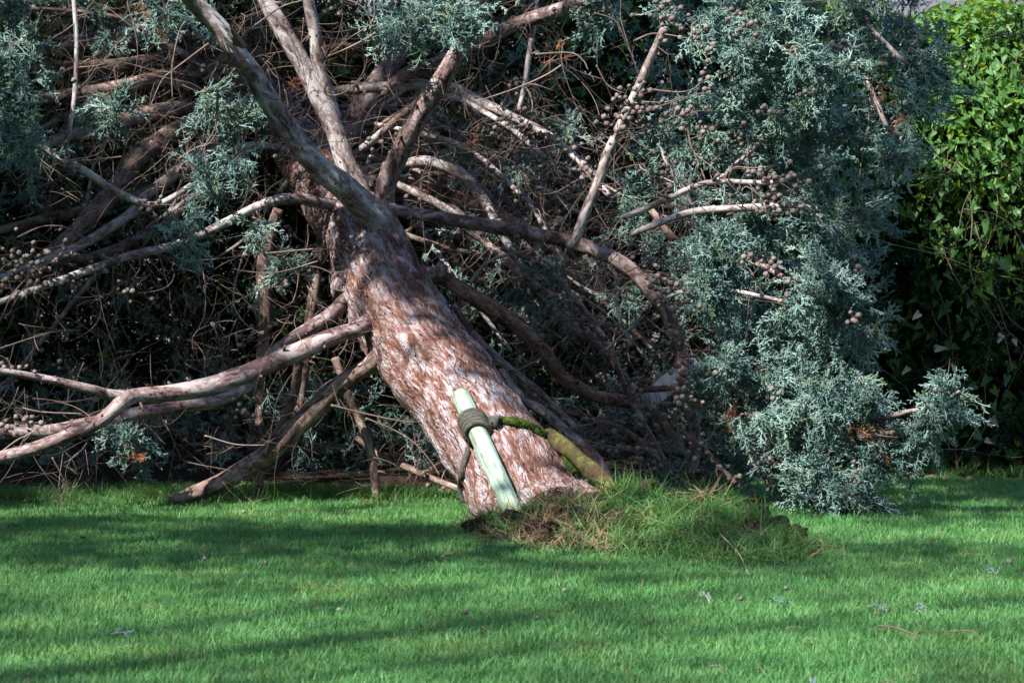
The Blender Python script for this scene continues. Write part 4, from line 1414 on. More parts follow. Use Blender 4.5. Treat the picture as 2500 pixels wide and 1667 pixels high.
# dry brown sprays
brown = source('brown_sprig', [sprig_mesh('brown_sprig', mat_foliage('dead_brown_shoots', (0.16, 0.06, 0.03), (0.26, 0.10, 0.045), (0.33, 0.16, 0.08), .1), 0.08, 0.0013, 2, 70 + s) for s in range(2)])
bp = []
for x_, y_, d, n_ in ((1990, 1010, 9.42, 7), (2030, 1015, 9.45, 5), (1690, 960, 9.55, 4), (2060, 265, 9.85, 5), (300, 1030, 9.6, 6), (1080, 340, 10.6, 5), (330, 30, 10.4, 5), (1270, 120, 10.2, 4), (1360, 600, 10.2, 4), (700, 100, 10.9, 6), (760, 120, 10.9, 6), (690, 180, 10.9, 5)):
    for _ in range(n_):
        bp.append(P(x_ + rng.normal(0, 16), y_ + rng.normal(0, 12), d + rng.normal(0, .03)))
o = scatter('dead_sprays', bp, eulers(rng.normal(0, 1, (len(bp), 3))), rng.uniform(.5, 1, len(bp)), brown, tree)

# ------------------------------------------------------------------ cones
def cone_mesh(seed):
    import bmesh
    r_ = random.Random(seed)
    bm = bmesh.new()
    bmesh.ops.create_icosphere(bm, subdivisions=2, radius=1)
    sites = []
    for k in range(8):
        z = 1 - 2 * (k + 0.5) / 8
        th = k * 2.39996 + r_.uniform(-.2, .2)
        q = math.sqrt(1 - z * z)
        sites.append(Vector((q * math.cos(th), q * math.sin(th), z)))
    Vn = []
    for v in bm.verts:
        d = v.co.normalized()
        ds = sorted((d - s_).length for s_ in sites)
        edge = min(1.0, (ds[1] - ds[0]) / 0.30)
        k = 0.70 + 0.30 * edge + (0.10 if ds[0] < 0.2 else 0)
        Vn.append(tuple(d * k * 0.0132))
    Fn = [tuple(v.index for v in f.verts) for f in bm.faces]
    bm.free()
    n0 = len(Vn)
    for z in (-0.009, -0.026):
        for k in range(3):
            Vn.append((0.0016 * math.cos(k * 2.094), 0.0016 * math.sin(k * 2.094), z))
    Fn += [(n0 + k, n0 + 3 + k, n0 + 3 + (k + 1) % 3) for k in range(3)] + [(n0 + k, n0 + 3 + (k + 1) % 3, n0 + (k + 1) % 3) for k in range(3)]
    return mesh_np('cone', Vn, np.array(Fn), [M_CONE], True)


cone_meshes = [cone_mesh(s) for s in range(4)]
cone_src = source('cone', cone_meshes)
CC = [  # x, y, spread x, spread y, depth, count
    (55, 600, 60, 40, 10.0, 46), (80, 650, 60, 30, 10.0, 30), (130, 590, 50, 30, 10.05, 20), (20, 660, 30, 30, 10.0, 12), (150, 345, 28, 28, 9.95, 12), (180, 388, 24, 18, 9.95, 10), (345, 472, 26, 16, 10.0, 9), (250, 590, 30, 15, 9.9, 8), (170, 640, 30, 15, 10.0, 8),
    (535, 925, 18, 40, 9.9, 12), (560, 950, 12, 25, 9.85, 8), (590, 730, 25, 45, 10.1, 14), (570, 790, 20, 30, 10.2, 8), (300, 670, 30, 30, 10.4, 12), (660, 660, 10, 10, 10.3, 3), (30, 960, 35, 22, 9.4, 14), (75, 970, 20, 10, 9.4, 6), (35, 850, 40, 14, 9.4, 12), (40, 1050, 14, 14, 9.4, 4),
    (1455, 215, 26, 22, 9.85, 16), (1440, 245, 34, 24, 9.82, 22), (1420, 275, 28, 20, 9.85, 18), (1500, 245, 20, 14, 9.8, 8), (1470, 270, 20, 20, 9.85, 8), (1525, 30, 34, 40, 9.8, 28), (1550, 60, 30, 25, 9.8, 14), (1600, 85, 26, 20, 9.8, 10), (1625, 115, 20, 20, 9.8, 6),
    (1615, 190, 16, 24, 9.8, 10), (1540, 270, 20, 20, 10.0, 8), (1720, 70, 24, 30, 9.75, 12), (1700, 30, 30, 14, 9.8, 8), (1940, 115, 22, 22, 9.8, 10), (1855, 210, 16, 10, 9.85, 6), (1770, 255, 20, 14, 9.85, 8), (1690, 320, 24, 20, 9.9, 10), (1610, 300, 30, 24, 9.9, 10), (1590, 260, 16, 16, 9.95, 6), (1535, 380, 22, 20, 9.95, 7),
    (1330, 20, 30, 14, 10.3, 9), (1395, 20, 16, 8, 10.3, 4), (1280, 25, 20, 14, 10.3, 6), (1080, 150, 16, 10, 10.1, 3), (850, 340, 14, 26, 10.5, 7), (840, 10, 26, 20, 10.6, 8), (790, 20, 20, 12, 10.6, 5), (1000, 230, 14, 8, 10.4, 3), (1160, 290, 40, 26, 10.5, 12), (1200, 265, 30, 20, 10.5, 6), (1240, 310, 40, 26, 10.4, 12), (1310, 340, 40, 24, 10.4, 14), (1340, 380, 30, 24, 10.3, 12),
    (1180, 190, 20, 30, 10.6, 6), (1150, 380, 24, 16, 10.5, 7), (1190, 440, 20, 20, 10.5, 8), (1260, 370, 26, 20, 10.4, 8), (1240, 450, 26, 24, 10.4, 10), (1290, 470, 30, 30, 10.4, 10), (1255, 520, 24, 20, 10.3, 8), (1180, 575, 26, 20, 10.2, 10), (1390, 555, 30, 12, 10.1, 6),
    (1785, 410, 28, 18, 9.85, 22), (1755, 405, 30, 14, 9.85, 10), (1830, 420, 18, 12, 9.85, 8), (1790, 455, 34, 18, 9.85, 18), (1770, 485, 34, 14, 9.85, 16), (1840, 490, 20, 10, 9.85, 6), (1535, 455, 16, 16, 9.95, 5), (1520, 400, 16, 10, 9.95, 4),
    (1520, 650, 30, 30, 9.75, 18), (1550, 690, 30, 40, 9.7, 18), (1500, 700, 26, 30, 9.9, 12), (1560, 760, 20, 30, 9.75, 10), (1530, 790, 20, 30, 9.8, 10), (1570, 850, 22, 24, 9.7, 14), (1560, 910, 24, 26, 9.6, 18), (1590, 920, 22, 20, 9.6, 8), (1620, 865, 22, 12, 9.7, 7),
    (1470, 850, 30, 30, 9.95, 16), (1460, 900, 26, 30, 10.0, 14), (1440, 800, 30, 30, 10.1, 12), (1400, 770, 30, 26, 10.2, 12), (1340, 740, 34, 24, 10.2, 14), (1290, 700, 26, 30, 10.2, 10), (1330, 600, 30, 26, 10.3, 10), (1420, 600, 24, 20, 10.1, 8), (1240, 770, 20, 20, 10.2, 6),
    (1500, 960, 26, 30, 9.9, 12), (1430, 960, 30, 24, 10.0, 10), (1330, 980, 30, 16, 9.8, 8), (1410, 1030, 34, 14, 9.75, 14), (1460, 1040, 24, 18, 9.75, 12), (1370, 1060, 34, 22, 9.8, 12), (1440, 1110, 26, 20, 9.7, 12), (1510, 1050, 24, 26, 9.8, 10), (1530, 1130, 24, 18, 9.7, 10), (1350, 1125, 24, 16, 9.6, 8), (1390, 1150, 20, 8, 9.5, 5), (1590, 1050, 18, 26, 9.65, 8),
    (1820, 690, 26, 16, 9.45, 14), (1770, 610, 30, 16, 9.7, 14), (1820, 645, 24, 12, 9.6, 8), (1970, 610, 16, 14, 9.7, 7), (1960, 725, 16, 16, 9.6, 7), (1720, 590, 16, 10, 9.7, 5), (2040, 990, 14, 10, 9.4, 5), (1970, 1100, 14, 24, 9.35, 8), (1870, 1085, 10, 12, 9.35, 4), (2160, 905, 16, 10, 9.32, 4), (1750, 1045, 16, 22, 9.7, 8), (1780, 900, 12, 10, 9.6, 4), (1680, 1110, 20, 14, 9.7, 6), (1650, 860, 16, 8, 9.6, 4), (2030, 150, 14, 20, 9.95, 6), (2110, 90, 14, 14, 9.9, 5), (2090, 130, 10, 10, 9.9, 3),
    (760, 640, 30, 20, 10.6, 4), (700, 600, 20, 30, 10.7, 5), (460, 160, 10, 10, 10.5, 2), (310, 320, 30, 16, 10.6, 6), (420, 390, 20, 12, 10.4, 4), (100, 780, 40, 30, 10.5, 8), (130, 850, 30, 20, 10.3, 6), (380, 740, 40, 30, 10.8, 8), (900, 330, 24, 30, 10.7, 6), (640, 360, 14, 8, 10.4, 3), (50, 680, 26, 14, 9.9, 6)]
cones = []
for x_, y_, sx, sy, d, n_ in CC:
    n_ = max(2, int(n_ * 0.8))
    if x_ > 1480 and d > 9.5:
        d -= 0.16
    ctr = P(x_, y_, d)
    got = []
    tries = 0
    while len(got) < n_ and tries < n_ * 30:
        tries += 1
        u = rng.normal(0, .62, 3)
        q = ctr + np.array([u[0] * R(sx, d), u[1] * 0.035, u[2] * R(sy, d)])
        if all(np.linalg.norm(q - g) > 0.0235 for g in got) and q[2] > 0.015:
            got.append(q)
    for g in got:
        cones.append((g, unit(g - ctr + rng.normal(0, .01, 3) + 1e-6), rng.uniform(.52, .90)))
# stray cones along limbs
for p, r in limb_paths:
    if r.mean() < 0.02 and rng.random() < 0.75:
        for _ in range(rng.integers(1, 7)):
            i = rng.integers(1, len(p) - 1)
            d = unit(rng.normal(0, 1, 3) + np.array([0, -.3, 0]))
            cones.append((p[i] + d * (r[i] + 0.018), d, rng.uniform(.5, .85)))
# the nearest and least hidden first: those set by hand are in front
cones.sort(key=lambda c: c[0][1])
ce = eulers(np.array([c[1] for c in cones]))
for i, (g, d, s_) in enumerate(cones):
    if i < 290:
        o = obj('cone', cone_meshes[i % 4], tree)
        o.location = tuple(g - np.array(tree.location))
        o.rotation_euler = tuple(ce[i])
        o.scale = (s_,) * 3
rc = cones[290:]
o = scatter('small_cones', [c[0] for c in rc], ce[290:], [c[2] for c in rc], cone_src, tree)

# ------------------------------------------------------------------ turf mound at the foot
def mound_h(x, y):
    hx = np.interp(x, [-0.16, -0.06, 0.05, 0.2, 0.4, 0.55, 0.68, 0.76, 0.83, 0.87, 0.93], [0, .070, .115, .135, .142, .148, .132, .108, .068, .014, 0])
    yf = np.interp(x, [-0.16, 0, 0.3, 0.6, 0.93], [8.75, 8.3, 7.95, 7.8, 7.72])
    yc = np.interp(x, [-0.16, 0.2, 0.6, 0.8, 0.93], [8.95, 8.75, 8.55, 8.25, 7.95])
    yb = yc + 0.28
    if y < yf or y > yb:
        return 0.0
    t = (y - yf) / max(1e-3, yc - yf) if y < yc else 1 - (y - yc) / 0.28
    t = max(0.0, min(1.0, t))
    s_ = t ** 0.8 if y < yc else t * t * (3 - 2 * t)
    return float(hx * s_) * (1 + 0.25 * noise.noise(Vector((x * 7, y * 5, 3)))) + (0.02 * noise.noise(Vector((x * 16, y * 12, 1))) * min(1.0, hx * 20) * min(1.0, t * 3))


mound = empty('turf_mound', 'lifted mound of torn turf and dark soil at the foot of the fallen cypress', 'mound', (0.4, 8.4, 0))
gm = plane_grid('soil', -0.2, 0.98, 7.6, 9.3, 90, 90, lambda x, y: mound_h(x, y) - 0.008, M_SOIL)
rel(obj('soil', gm), mound)
rt = source('rough_tuft', [tuft_mesh('rough_tuft', M_ROUGHGRASS, 9, 0.026, 0.014, 0.050, 0.0040, (0.6, 2.6)) for _ in range(5)])
stt = source('straw_tuft', [tuft_mesh('straw_tuft', M_STRAW, 6, 0.03, 0.015, 0.045, 0.003, (1.2, 3.0)) for _ in range(4)])
gp, gr, sp_, sr_ = [], [], [], []
for _ in range(9500):
    x_, y_ = rng.uniform(-0.17, 0.95), rng.uniform(7.68, 9.1)
    h = mound_h(x_, y_)
    if h <= 0.0:
        continue
    e = 0.01
    gx, gy = (mound_h(x_ + e, y_) - h) / e, (mound_h(x_, y_ + e) - h) / e
    bald = noise.noise(Vector((x_ * 6, y_ * 4, 12)))
    dirv = unit(np.array([-gx, -gy, 1.0]) + rng.normal(0, .35, 3))
    left = x_ < 0.3
    if rng.random() < (0.42 if left else 0.80) and bald < (0.12 if left else 0.3):
        gp.append((x_, y_, h - 0.01))
        gr.append(dirv)
    elif rng.random() < (0.20 if left else 0.10):
        sp_.append((x_, y_, h - 0.006))
        sr_.append(unit(dirv + rng.normal(0, .5, 3)))
scatter('grass', gp, eulers(np.array(gr)), rng.uniform(.6, 1.25, len(gp)), rt, mound)
scatter('straw', sp_, eulers(np.array(sr_)), rng.uniform(.7, 1.3, len(sp_)), stt, mound)
lt, lr = [], []
for x_, y_, n_ in ((0.30, 8.72, 1), (0.44, 8.62, 2), (0.58, 8.6, 3), (0.1, 8.6, 1)):
    for _ in range(n_):
        a_, b_ = x_ + rng.normal(0, .05), y_ + rng.normal(0, .06)
        lt.append((a_, b_, mound_h(a_, b_) - .01))
        lr.append(unit(np.array([rng.normal(.1, .4), rng.normal(-.1, .3), 1])))
scatter('long_grass', lt, eulers(np.array(lr)), rng.uniform(.8, 1.35, len(lt)), long_t, mound)
for (x_, y_, s_, sd) in ((-0.10, 8.74, .030, 1), (-0.075, 8.62, .022, 2), (0.79, 8.28, .026, 3), (0.83, 8.18, .024, 4), (0.86, 8.06, .018, 5), (0.86, 7.95, .013, 8), (0.75, 8.38, .02, 9), (0.42, 8.66, .03, 6), (0.05, 8.45, .022, 7), (-0.12, 8.80, .026, 11), (-0.04, 8.55, .020, 12), (0.12, 8.38, .018, 13), (0.2, 8.5, .022, 14), (0.26, 8.62, .024, 15), (0.0, 8.62, .028, 16), (0.14, 8.56, .024, 17)):
    blob('soil_clod', np.array([x_, y_, mound_h(x_, y_) + s_ * 0.2]), s_, M_SOIL, sd, 3, .5, mound, (1.3, 1, .8))
for k in range(9):
    x_, y_ = rng.uniform(-.05, .6), rng.uniform(7.9, 8.6)
    mb, e = twig_mesh(np.array([x_, y_, mound_h(x_, y_) + .02]), np.array([rng.normal(0, 1), rng.normal(0, .4), .1]), rng.uniform(.08, .2), .0016, 1)
    rel(obj('rootlet', mb.mesh('rootlet', M_STEM)), mound)

# ------------------------------------------------------------------ ivy hedge
hedge = empty('ivy_hedge', 'tall hedge overgrown with bindweed and ivy behind the fallen cypress', 'hedge', (1.6, 11.7, 0))


def top_z(x):
    return np.where(x > 1.0, 1.90 + 0.05 * np.sin(x * 7) - 0.03 * (x - 1.9), 2.2 + 0.10 * np.sin(x * 3.1))


# leaves
def leaf_mesh(seed, mat, lobes=0.25):
    r_ = random.Random(seed)
    w_ = r_.uniform(.75, 1.05)
    out = [(0, 0), (0.20 * w_, -0.17 - r_.uniform(0, .1)), (0.44 * w_, -0.05 + r_.uniform(-.08, .08)), (0.36 * w_, 0.22), (0.24 * w_, 0.52), (0.09, 0.84), (r_.uniform(-.06, .06), 1.0)]
    V = []
    for x_, y_ in out:
        V.append((x_ * 0.95, y_, -0.35 * abs(x_) ** 1.3 - 0.16 * y_ * y_ + r_.uniform(-.02, .02)))
    for x_, y_ in out[1:-1]:
        V.append((-x_ * 0.95, y_, -0.35 * abs(x_) ** 1.3 - 0.16 * y_ * y_ + r_.uniform(-.02, .02)))
    V.append((0, 0.45, -0.03))
    m = len(V) - 1
    ringv = [0, 1, 2, 3, 4, 5, 6, 11, 10, 9, 8, 7]
    Fn = [(m, ringv[k], ringv[(k + 1) % 12]) for k in range(12)]
    V = np.array(V)
    V = np.stack([V[:, 0], V[:, 2] * 1.0, -V[:, 1]], 1)      # hangs along -Z, faces -Y
    V[:, 1] = -V[:, 1] * -1
    return mesh_np('leaf', V * 1.0, np.array(Fn), [mat], True)


leaf_meshes = [leaf_mesh(s, M_IVY) for s in range(6)]
leaf_src = source('ivy_leaf', leaf_meshes)


def leaf_rot(n, tilt_up):
    """leaf plane faces -Y; lean the face up by tilt_up and swing about Z"""
    return np.stack([rng.normal(0, .5, n) - tilt_up, rng.normal(0, .75, n), rng.normal(0, .95, n)], 1)


lp, lrot, lsc = [], [], []
# dense lit upper band, thinner below
nl = 20000
x_ = np.where(rng.random(nl) < 0.62, rng.uniform(1.0, 2.8, nl), rng.uniform(-3.4, 1.0, nl))
tz = top_z(x_)
z_ = tz * (1 - rng.random(nl) ** 1.4 * 0.98) + rng.normal(0, .02, nl)
rel_h = z_ / tz
dens = np.interp(rel_h, [0, .2, .5, .62, .75, 1.0], [.10, .14, .28, .7, 1.0, 1.0])
keep = rng.random(nl) < dens
x_, z_, rel_h = x_[keep], z_[keep], rel_h[keep]
n = len(x_)
back = np.interp(rel_h, [0, .55, .8, 1.0], [0.10, 0.02, 0.0, 0.30])
y_ = hedge_front(x_) + back + rng.normal(0, .05, n) + 0.10 * np.array([noise.noise(Vector((a * 3, 5, b * 3))) for a, b in zip(x_, z_)])
lp = np.stack([x_, y_, z_], 1)
lrot = leaf_rot(n, np.interp(rel_h, [0, .6, .9, 1], [0.1, .35, .7, 1.2]))
lsc = rng.uniform(0.024, 0.044, n) * np.interp(rel_h, [0, .4, .7, 1], [1.35, 1.25, 1.0, .9])
# top surface leaves
nt_ = 2600
xt = rng.uniform(-3.4, 2.8, nt_)
xt[:1500] = rng.uniform(1.0, 2.8, 1500)
yt = hedge_front(xt) + rng.uniform(0.1, 1.1, nt_)
zt = top_z(xt) + rng.normal(0, .03, nt_)
lp = np.vstack([lp, np.stack([xt, yt, zt], 1)])
lrot = np.vstack([lrot, leaf_rot(nt_, np.full(nt_, 1.2))])
lsc = np.concatenate([lsc, rng.uniform(.03, .05, nt_)])
# the ones in clear view, largest first, are leaves of their own
pxs = lp[:, 0] / lp[:, 1] * F + 1250
pys = HOR - (lp[:, 2] - CAMZ) / lp[:, 1] * F
vis = (pxs > 2080) & (pxs < 2520) & (pys > -20) & (pys < 1200)
order = np.argsort(-(lsc + vis * 1.0 - (lp[:, 1] - hedge_front(lp[:, 0])) * 0.05))
own = order[:290]
for i in own:
    o = obj('leaf', leaf_meshes[i % 6], hedge)
    o.location = tuple(lp[i] - np.array(hedge.location))
    o.rotation_euler = tuple(lrot[i])
    o.scale = (lsc[i],) * 3
m_ = np.ones(len(lp), bool)
m_[own] = False
scatter('leaves', lp[m_], lrot[m_], lsc[m_], leaf_src, hedge)
# dark feathery hedge inside
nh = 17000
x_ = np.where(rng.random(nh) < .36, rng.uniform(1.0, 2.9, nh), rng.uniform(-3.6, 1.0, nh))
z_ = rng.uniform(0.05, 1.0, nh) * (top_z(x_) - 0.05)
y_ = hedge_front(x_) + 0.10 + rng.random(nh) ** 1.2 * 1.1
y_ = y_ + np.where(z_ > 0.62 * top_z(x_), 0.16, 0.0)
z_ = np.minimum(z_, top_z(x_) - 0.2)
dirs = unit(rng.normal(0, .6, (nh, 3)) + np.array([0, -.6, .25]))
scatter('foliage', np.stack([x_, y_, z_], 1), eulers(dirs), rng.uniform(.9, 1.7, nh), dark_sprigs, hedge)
# woody stems inside and vines hanging in front
for k in range(26):
    x0 = rng.uniform(-3.2, 2.7)
    y0 = hedge_front(x0) + rng.uniform(.3, .8)
    s = spline(np.array([[x0, y0, -.02], [x0 + rng.normal(0, .06), y0, .6], [x0 + rng.normal(0, .12), y0 + rng.normal(0, .08), 1.2], [x0 + rng.normal(0, .2), y0, 1.8]]), 24)
    me = MB()
    me.tube(s, np.linspace(.03, .012, 24) * rng.uniform(.6, 1.2), 8, lump=.1, seed=k)
    rel(obj('trunk', me.mesh('trunk', M_BROWN)), hedge)
for k in range(74):
    x0 = rng.uniform(1.15, 2.3)
    z0 = rng.uniform(.35, 1.5)
    y0 = hedge_front(x0) - rng.uniform(-.05, .06)
    n_ = 30
    d = unit(np.array([rng.normal(0, .5), rng.normal(0, .1), -1.0 if k % 3 else rng.normal(0, .5)]))
    q, w = np.array([x0, y0, z0]), rng.normal(0, 1, 3)
    ps = [q]
    L_ = rng.uniform(.25, .85)
    for _ in range(n_):
        w = .86 * w + .35 * rng.normal(0, 1, 3)
        d = unit(d + np.cross(w, d) * .14 + np.array([0, 0, -.05]))
        d[1] *= .8
        q = q + d * L_ / n_
        ps.append(q)
    ps = np.array(ps)
    ps[:, 2] = np.maximum(ps[:, 2], .015)
    me = MB()
    me.tube(ps, np.linspace(1, .5, n_ + 1) * rng.uniform(.0014, .0034), 5, seed=k)
    rel(obj('stem', me.mesh('stem', M_GREENSTEM if k % 4 == 0 else M_STEM)), hedge)
# withered leaves caught in the stems and at the foot
wl_m = leaf_mesh(9, M_PALELEAF)
for x_, y_ in ((2360, 880), (2150, 800), (2190, 840), (2085, 845), (2330, 780), (2300, 770), (2230, 690), (2110, 720), (2280, 960), (2265, 1010)):
    if x_ > 2352:
        x_ = 2200
    o = obj('withered_leaf', wl_m, hedge)
    q = P(x_, y_, 11.25)
    o.location = tuple(q - np.array(hedge.location))
    o.rotation_euler = (rng.normal(0, .5), rng.normal(0, .6), rng.normal(0, 1))
    o.scale = (rng.uniform(.03, .045),) * 3
dl = source('litter_leaf', [leaf_mesh(12, M_DRYLEAF)])
n = 420
lx = rng.uniform(-3, 2.7, n)
ly = np.minimum(hedge_front(lx) - rng.uniform(-.1, .35, n), 99)
ly = np.where(lx < .6, rng.uniform(10.3, 12.0, n), ly)
o = scatter('dry_leaves', np.stack([lx, ly, np.full(n, .02)], 1), np.stack([rng.normal(1.5, .4, n), rng.normal(0, .4, n), rng.uniform(0, 6, n)], 1), rng.uniform(.02, .04, n), dl)
tag(o, 'dry brown leaves littered below hedge and crown', 'leaves')

# grey wall of a building beyond the hedge
wv = np.array([[-9, 19, 0], [9, 19, 0], [9, 19.4, 0], [-9, 19.4, 0], [-9, 19, 3.4], [9, 19, 3.4], [9, 19.4, 3.4], [-9, 19.4, 3.4]], float)
gw = obj('garden_wall', mesh_np('garden_wall', wv, [(0, 1, 5, 4), (1, 2, 6, 5), (2, 3, 7, 6), (3, 0, 4, 7), (4, 5, 6, 7)], [M_SLATE], False))
tag(gw, 'dull grey rendered wall far behind the ivy hedge', 'wall')

# ------------------------------------------------------------------ things lying on the lawn
def fallen(kind, x_, y_, label, group):
    g = ground(x_, y_)
    return g


for k, (x_, y_, s_, lab) in enumerate((
        (2318, 1308, 1.25, 'largest brown cone on the lawn near the sunny strip'),
        (779, 1421, .8, 'small grey cone on the open lawn in front of the low resting branch'),
        (1069, 1427, .8, 'small grey cone on the open lawn below the pale stake'),
        (1493, 1449, .85, 'dark cone on the front lawn nearest to the viewer below the mound'),
        (1297, 1375, .8, 'small cone on the lawn just in front of the mound'),
        (1805, 1370, .8, 'cone beside the pale fallen sprig at the front of the mound'),
        (1702, 1395, .8, 'small dark cone in the shade right below the mound end'),
        (560, 1190, .9, 'pale cone in the grass close to the resting branch end'),
        (470, 1300, .75, 'cone in the shaded grass below the dark crown'),
        (610, 1310, .75, 'cone in the shaded grass a step right of another'),
        (1235, 1440, .7, 'tiny cone in the grass far below the stake foot'),
        (905, 1330, .75, 'tiny pale cone in the shaded lawn under the trunk'))):
    g = ground(x_, y_)
    o = tag(obj('fallen_cone', cone_meshes[k % 4]), lab, 'cone', 'cones fallen on the lawn')
    o.location = (g[0], g[1], 0.022)
    o.rotation_euler = (rng.uniform(0, 6), rng.uniform(0, 6), 0)
    o.scale = (s_ * .62,) * 3
for k, (x0, y0, x1, y1, r_, lab) in enumerate((
        (2017, 1437, 2118, 1464, 3.5, 'long grey twig on the lawn right of the turf mound'),
        (2180, 1450, 2255, 1465, 2.5, 'thin short twig on the lawn beyond the long grey one'),
        (1655, 1268, 1720, 1318, 2.2, 'crooked pale twig lying against the front of the mound'),
        (1625, 1530, 1660, 1545, 2.0, 'short tan needle twig on the front lawn below the mound'),
        (2030, 1600, 2145, 1625, 2.0, 'longest tan needle twig at the very front of the lawn'),
        (2020, 1565, 2070, 1580, 2.0, 'short tan needle twig above the longest one'),
        (390, 1490, 415, 1455, 2.0, 'tan twig standing up in the grass of the left lawn'),
        (1740, 1535, 1760, 1550, 2.0, 'small tan twig in the middle of the front lawn'))):
    a_, b_ = ground(x0, y0, .03), ground(x1, y1, .03)
    mid = .5 * (a_ + b_) + np.array([rng.normal(0, .006), rng.normal(0, .02), .008])
    if k == 2:
        a_[2], b_[2] = mound_h(a_[0], a_[1]) + .05, .03
        mid[2] = .06
    s = spline(np.array([a_, mid, b_]), 16)
    me = MB()
    me.tube(s, np.linspace(1, .5, 16) * R(r_ * .7, 7), 6, seed=k)
    tag(obj('fallen_twig', me.mesh('fallen_twig', M_STEM if k > 2 else M_TWIG)), lab, 'twig', 'twigs fallen on the lawn')
pale = mat_foliage('pale_fallen_shoots', (0.12, 0.19, 0.17), (0.16, 0.24, 0.22), (0.22, 0.30, 0.28), .1)
for k, (x_, y_, lab) in enumerate((
        (1818, 1382, 'pale fallen cypress sprig touching the front foot of the mound'), (8, 1342, 'pale fallen sprig at the left edge of the lawn'),
        (255, 1455, 'pale fallen sprig on the left front lawn'), (1990, 1392, 'pale sprig right of the mound end'),
        (2130, 1395, 'pale sprig on the lawn between mound and largest cone'), (2290, 1318, 'pale sprig beside the largest cone'),
        (1630, 1385, 'faint pale sprig below the middle of the mound'), (1860, 1590, 'pale sprig on the nearest front lawn'))):
    g = ground(x_, y_, .03)
    o = tag(obj('fallen_sprig', sprig_mesh('fallen_sprig', pale, .05, .0012, 2, 90 + k)), lab, 'sprig', 'cypress sprigs fallen on the lawn')
    o.location = tuple(g)
    o.rotation_euler = (1.4, 0, rng.uniform(0, 6))
db = source('lawn_bit', [tuft_mesh('lawn_bit', M_STRAW, 3, .02, .02, .05, .0028, (2.2, 3.2)) for _ in range(3)])
n = 420
yy = 5.0 + 5.6 * rng.random(n)
xx = (rng.random(n) * 2 - 1) * (.1834 * yy + .4)
o = scatter('lawn_debris', np.stack([xx, yy, np.full(n, .026)], 1), np.stack([rng.normal(0, .3, n), rng.normal(0, .3, n), rng.uniform(0, 6.28, n)], 1), rng.uniform(.25, .6, n), db)
tag(o, 'tan straw and needle bits strewn in the lawn', 'debris')
# lawn weed with a few broad leaves
wd = empty('lawn_weed', 'flat broadleaf weed growing in the shaded lawn left of the resting branch', 'weed', tuple(ground(190, 1255)))
wm = leaf_mesh(21, mat_leaf('weed_leaf', (.03, .09, .02), (.05, .14, .03), (.1, .2, .03), .3))
for k in range(6):
    o = obj('leaf', wm, wd)
    o.location = (0, 0, .03)
    o.rotation_euler = (1.2, 0, k * 1.05 + rng.normal(0, .2))
    o.scale = (.028, .028, .05)
# dandelion
dn = empty('dandelion', 'single yellow dandelion flower in the grass beyond the mound', 'flower', tuple(ground(1724, 1186)))
me = MB()
me.tube(np.array([[0, 0, 0], [.003, 0, .03], [.004, 0, .055]]), np.array([.0016] * 3), 6)
rel_o = obj('stem', me.mesh('stem', M_GREENSTEM), dn)
V_, Q_ = [], []
for k in range(40):
    ribbon_blade(V_, Q_, (.004, 0, .053), k * 2.4, .013, .004, 1.6 - k * .03, 2)
obj('flower_head', mesh_np('flower_head', V_, np.array(Q_), [M_YELLOW]), dn)

# ------------------------------------------------------------------ unseen shade trees outside the frame, crowns shaped with gaps to dapple the light
def clump_mesh(seed):
    r_ = random.Random(seed)
    V, Fq = [], []
    for _ in range(30):
        c = Vector((r_.gauss(0, .10), r_.gauss(0, .10), r_.gauss(0, .08)))
        d = Vector((r_.gauss(0, 1), r_.gauss(0, 1), r_.gauss(0, .5))).normalized()
        u = d.orthogonal().normalized()
        w = d.cross(u)
        n0 = len(V)
        for a_, b_ in ((0, 0), (.45, .32), (1, 0), (.45, -.32)):
            V.append(tuple(c + d * a_ * .095 + w * b_ * .095 + u * (-.02 * a_)))
        Fq.append((n0, n0 + 1, n0 + 2, n0 + 3))
    return mesh_np('leaf_clump', V, np.array(Fq), [M_SHADE])


clumps = source('leaf_clump', [clump_mesh(s) for s in range(4)])
nc = 16000
C2 = np.stack([rng.uniform(-8.0, 0.4, nc), rng.uniform(3.0, 11.2, nc), rng.uniform(4.9, 7.4, nc)], 1)
C2 = C2[((C2[:, 0] + 3.8) / 4.0) ** 2 + ((C2[:, 1] - 7.1) / 3.9) ** 2 + ((C2[:, 2] - 6.2) / 1.6) ** 2 < 1]
C2 = C2[~open_to_sun(C2, 0.20)]
C2 = C2[(C2[:, 0] < -3.3) | (rng.random(len(C2)) < 0.72)]
hit_y = C2[:, 1] - SUN[1] * C2[:, 2] / SUN[2]
C2 = C2[(hit_y > 9.75) | (rng.random(len(C2)) < 0.10)]
nc = 3600
C1 = np.stack([rng.uniform(-14, -2.5, nc), rng.uniform(-7.5, 3.6, nc), rng.uniform(10.5, 14.5, nc)], 1)
C1 = C1[((C1[:, 0] + 8.3) / 5.0) ** 2 + ((C1[:, 1] + 1.9) / 4.8) ** 2 + ((C1[:, 2] - 12.5) / 2.0) ** 2 < 1]
C1 = C1[np.array([noise.noise(Vector(q) * 0.5) for q in C1]) > -0.30]
C1 = C1[~open_to_sun(C1, 0.24)]
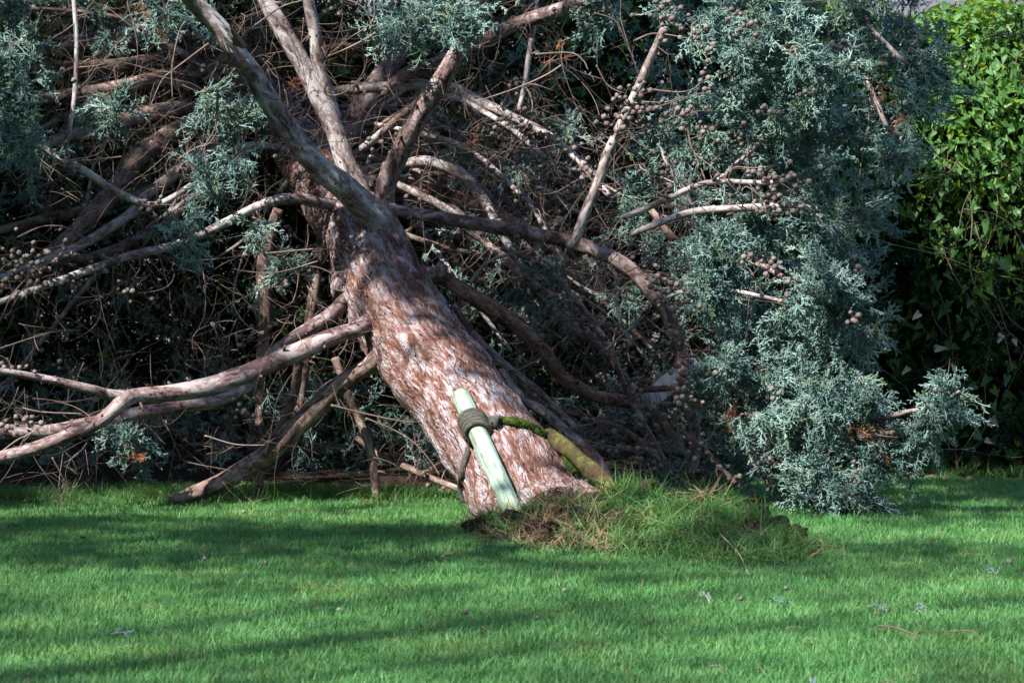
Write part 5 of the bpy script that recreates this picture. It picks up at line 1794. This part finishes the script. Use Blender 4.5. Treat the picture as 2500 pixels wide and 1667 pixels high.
for nm, sel, tx, ty, lab in (('shade_tree', C1, -8.6, -2.0, 'tall broadleaf tree outside the view dappling the front lawn'), ('shade_tree', C2, -6.2, 6.6, 'broadleaf tree outside the view shading the fallen crown')):
    t_ = empty(nm, lab, 'tree', (tx, ty, 0), 'shade trees beside the lawn')
    cc_ = sel.mean(0)
    s = spline(np.array([[tx, ty, -.05], [tx + .05, ty, 1.5], [tx + .2, ty + .05, 3.2], [tx + .5 * (cc_[0] - tx), ty + .4 * (cc_[1] - ty), .5 * (3.2 + cc_[2])], [cc_[0], cc_[1], cc_[2] + .6]]), 40)
    me = MB()
    me.tube(s, np.linspace(.19, .03, 40), 14, lump=.08, seed=tx)
    rel(obj('trunk', me.mesh('trunk', M_BROWN)), t_)
    for k in range(7):
        i = 18 + 2 * k
        e = sel[rng.integers(0, len(sel))]
        me = MB()
        me.tube(spline(np.array([s[i], .5 * (s[i] + e) + [0, 0, .2], e]), 20), np.linspace(.06, .01, 20), 8, seed=k)
        rel(obj('branch', me.mesh('branch', M_BROWN)), t_)
    K = sel
    scatter('crown', K, eulers(rng.normal(0, 1, (len(K), 3))), rng.uniform(.9, 1.4, len(K)) * (0.55 if K is C1 else 1.0), clumps, t_)

# tall unseen trees added behind and beside the viewer to close off low sky
for k, (tx, ty, sx, sz) in enumerate(((-11, -7, 4.5, 9), (-4, -10, 4.5, 10), (3.5, -10, 4.5, 9), (10, -8, 4.5, 10), (14, -1, 4.5, 9), (-14, 0, 4.5, 10), (-13, 8, 4.5, 9))):
    t_ = empty('sky_block_tree', 'dense unseen tree added behind or beside the viewer to block low sky', 'tree', (tx, ty, 0), 'unseen trees added to block low sky')
    me = MB()
    me.tube(np.array([[tx, ty, -.05], [tx + .1, ty, 2], [tx, ty + .1, sz * .7]]), np.array([.25, .18, .06]), 12, lump=.1, seed=k)
    rel(obj('trunk', me.mesh('trunk', M_BROWN)), t_)
    n = 1500
    u = unit(rng.normal(0, 1, (n, 3))) * rng.random((n, 1)) ** .4
    K = np.array([tx, ty, sz * .54]) + u * np.array([sx, sx * .6, sz * .5])
    scatter('crown', K, eulers(rng.normal(0, 1, (n, 3))), rng.uniform(3, 5, n), clumps, t_)
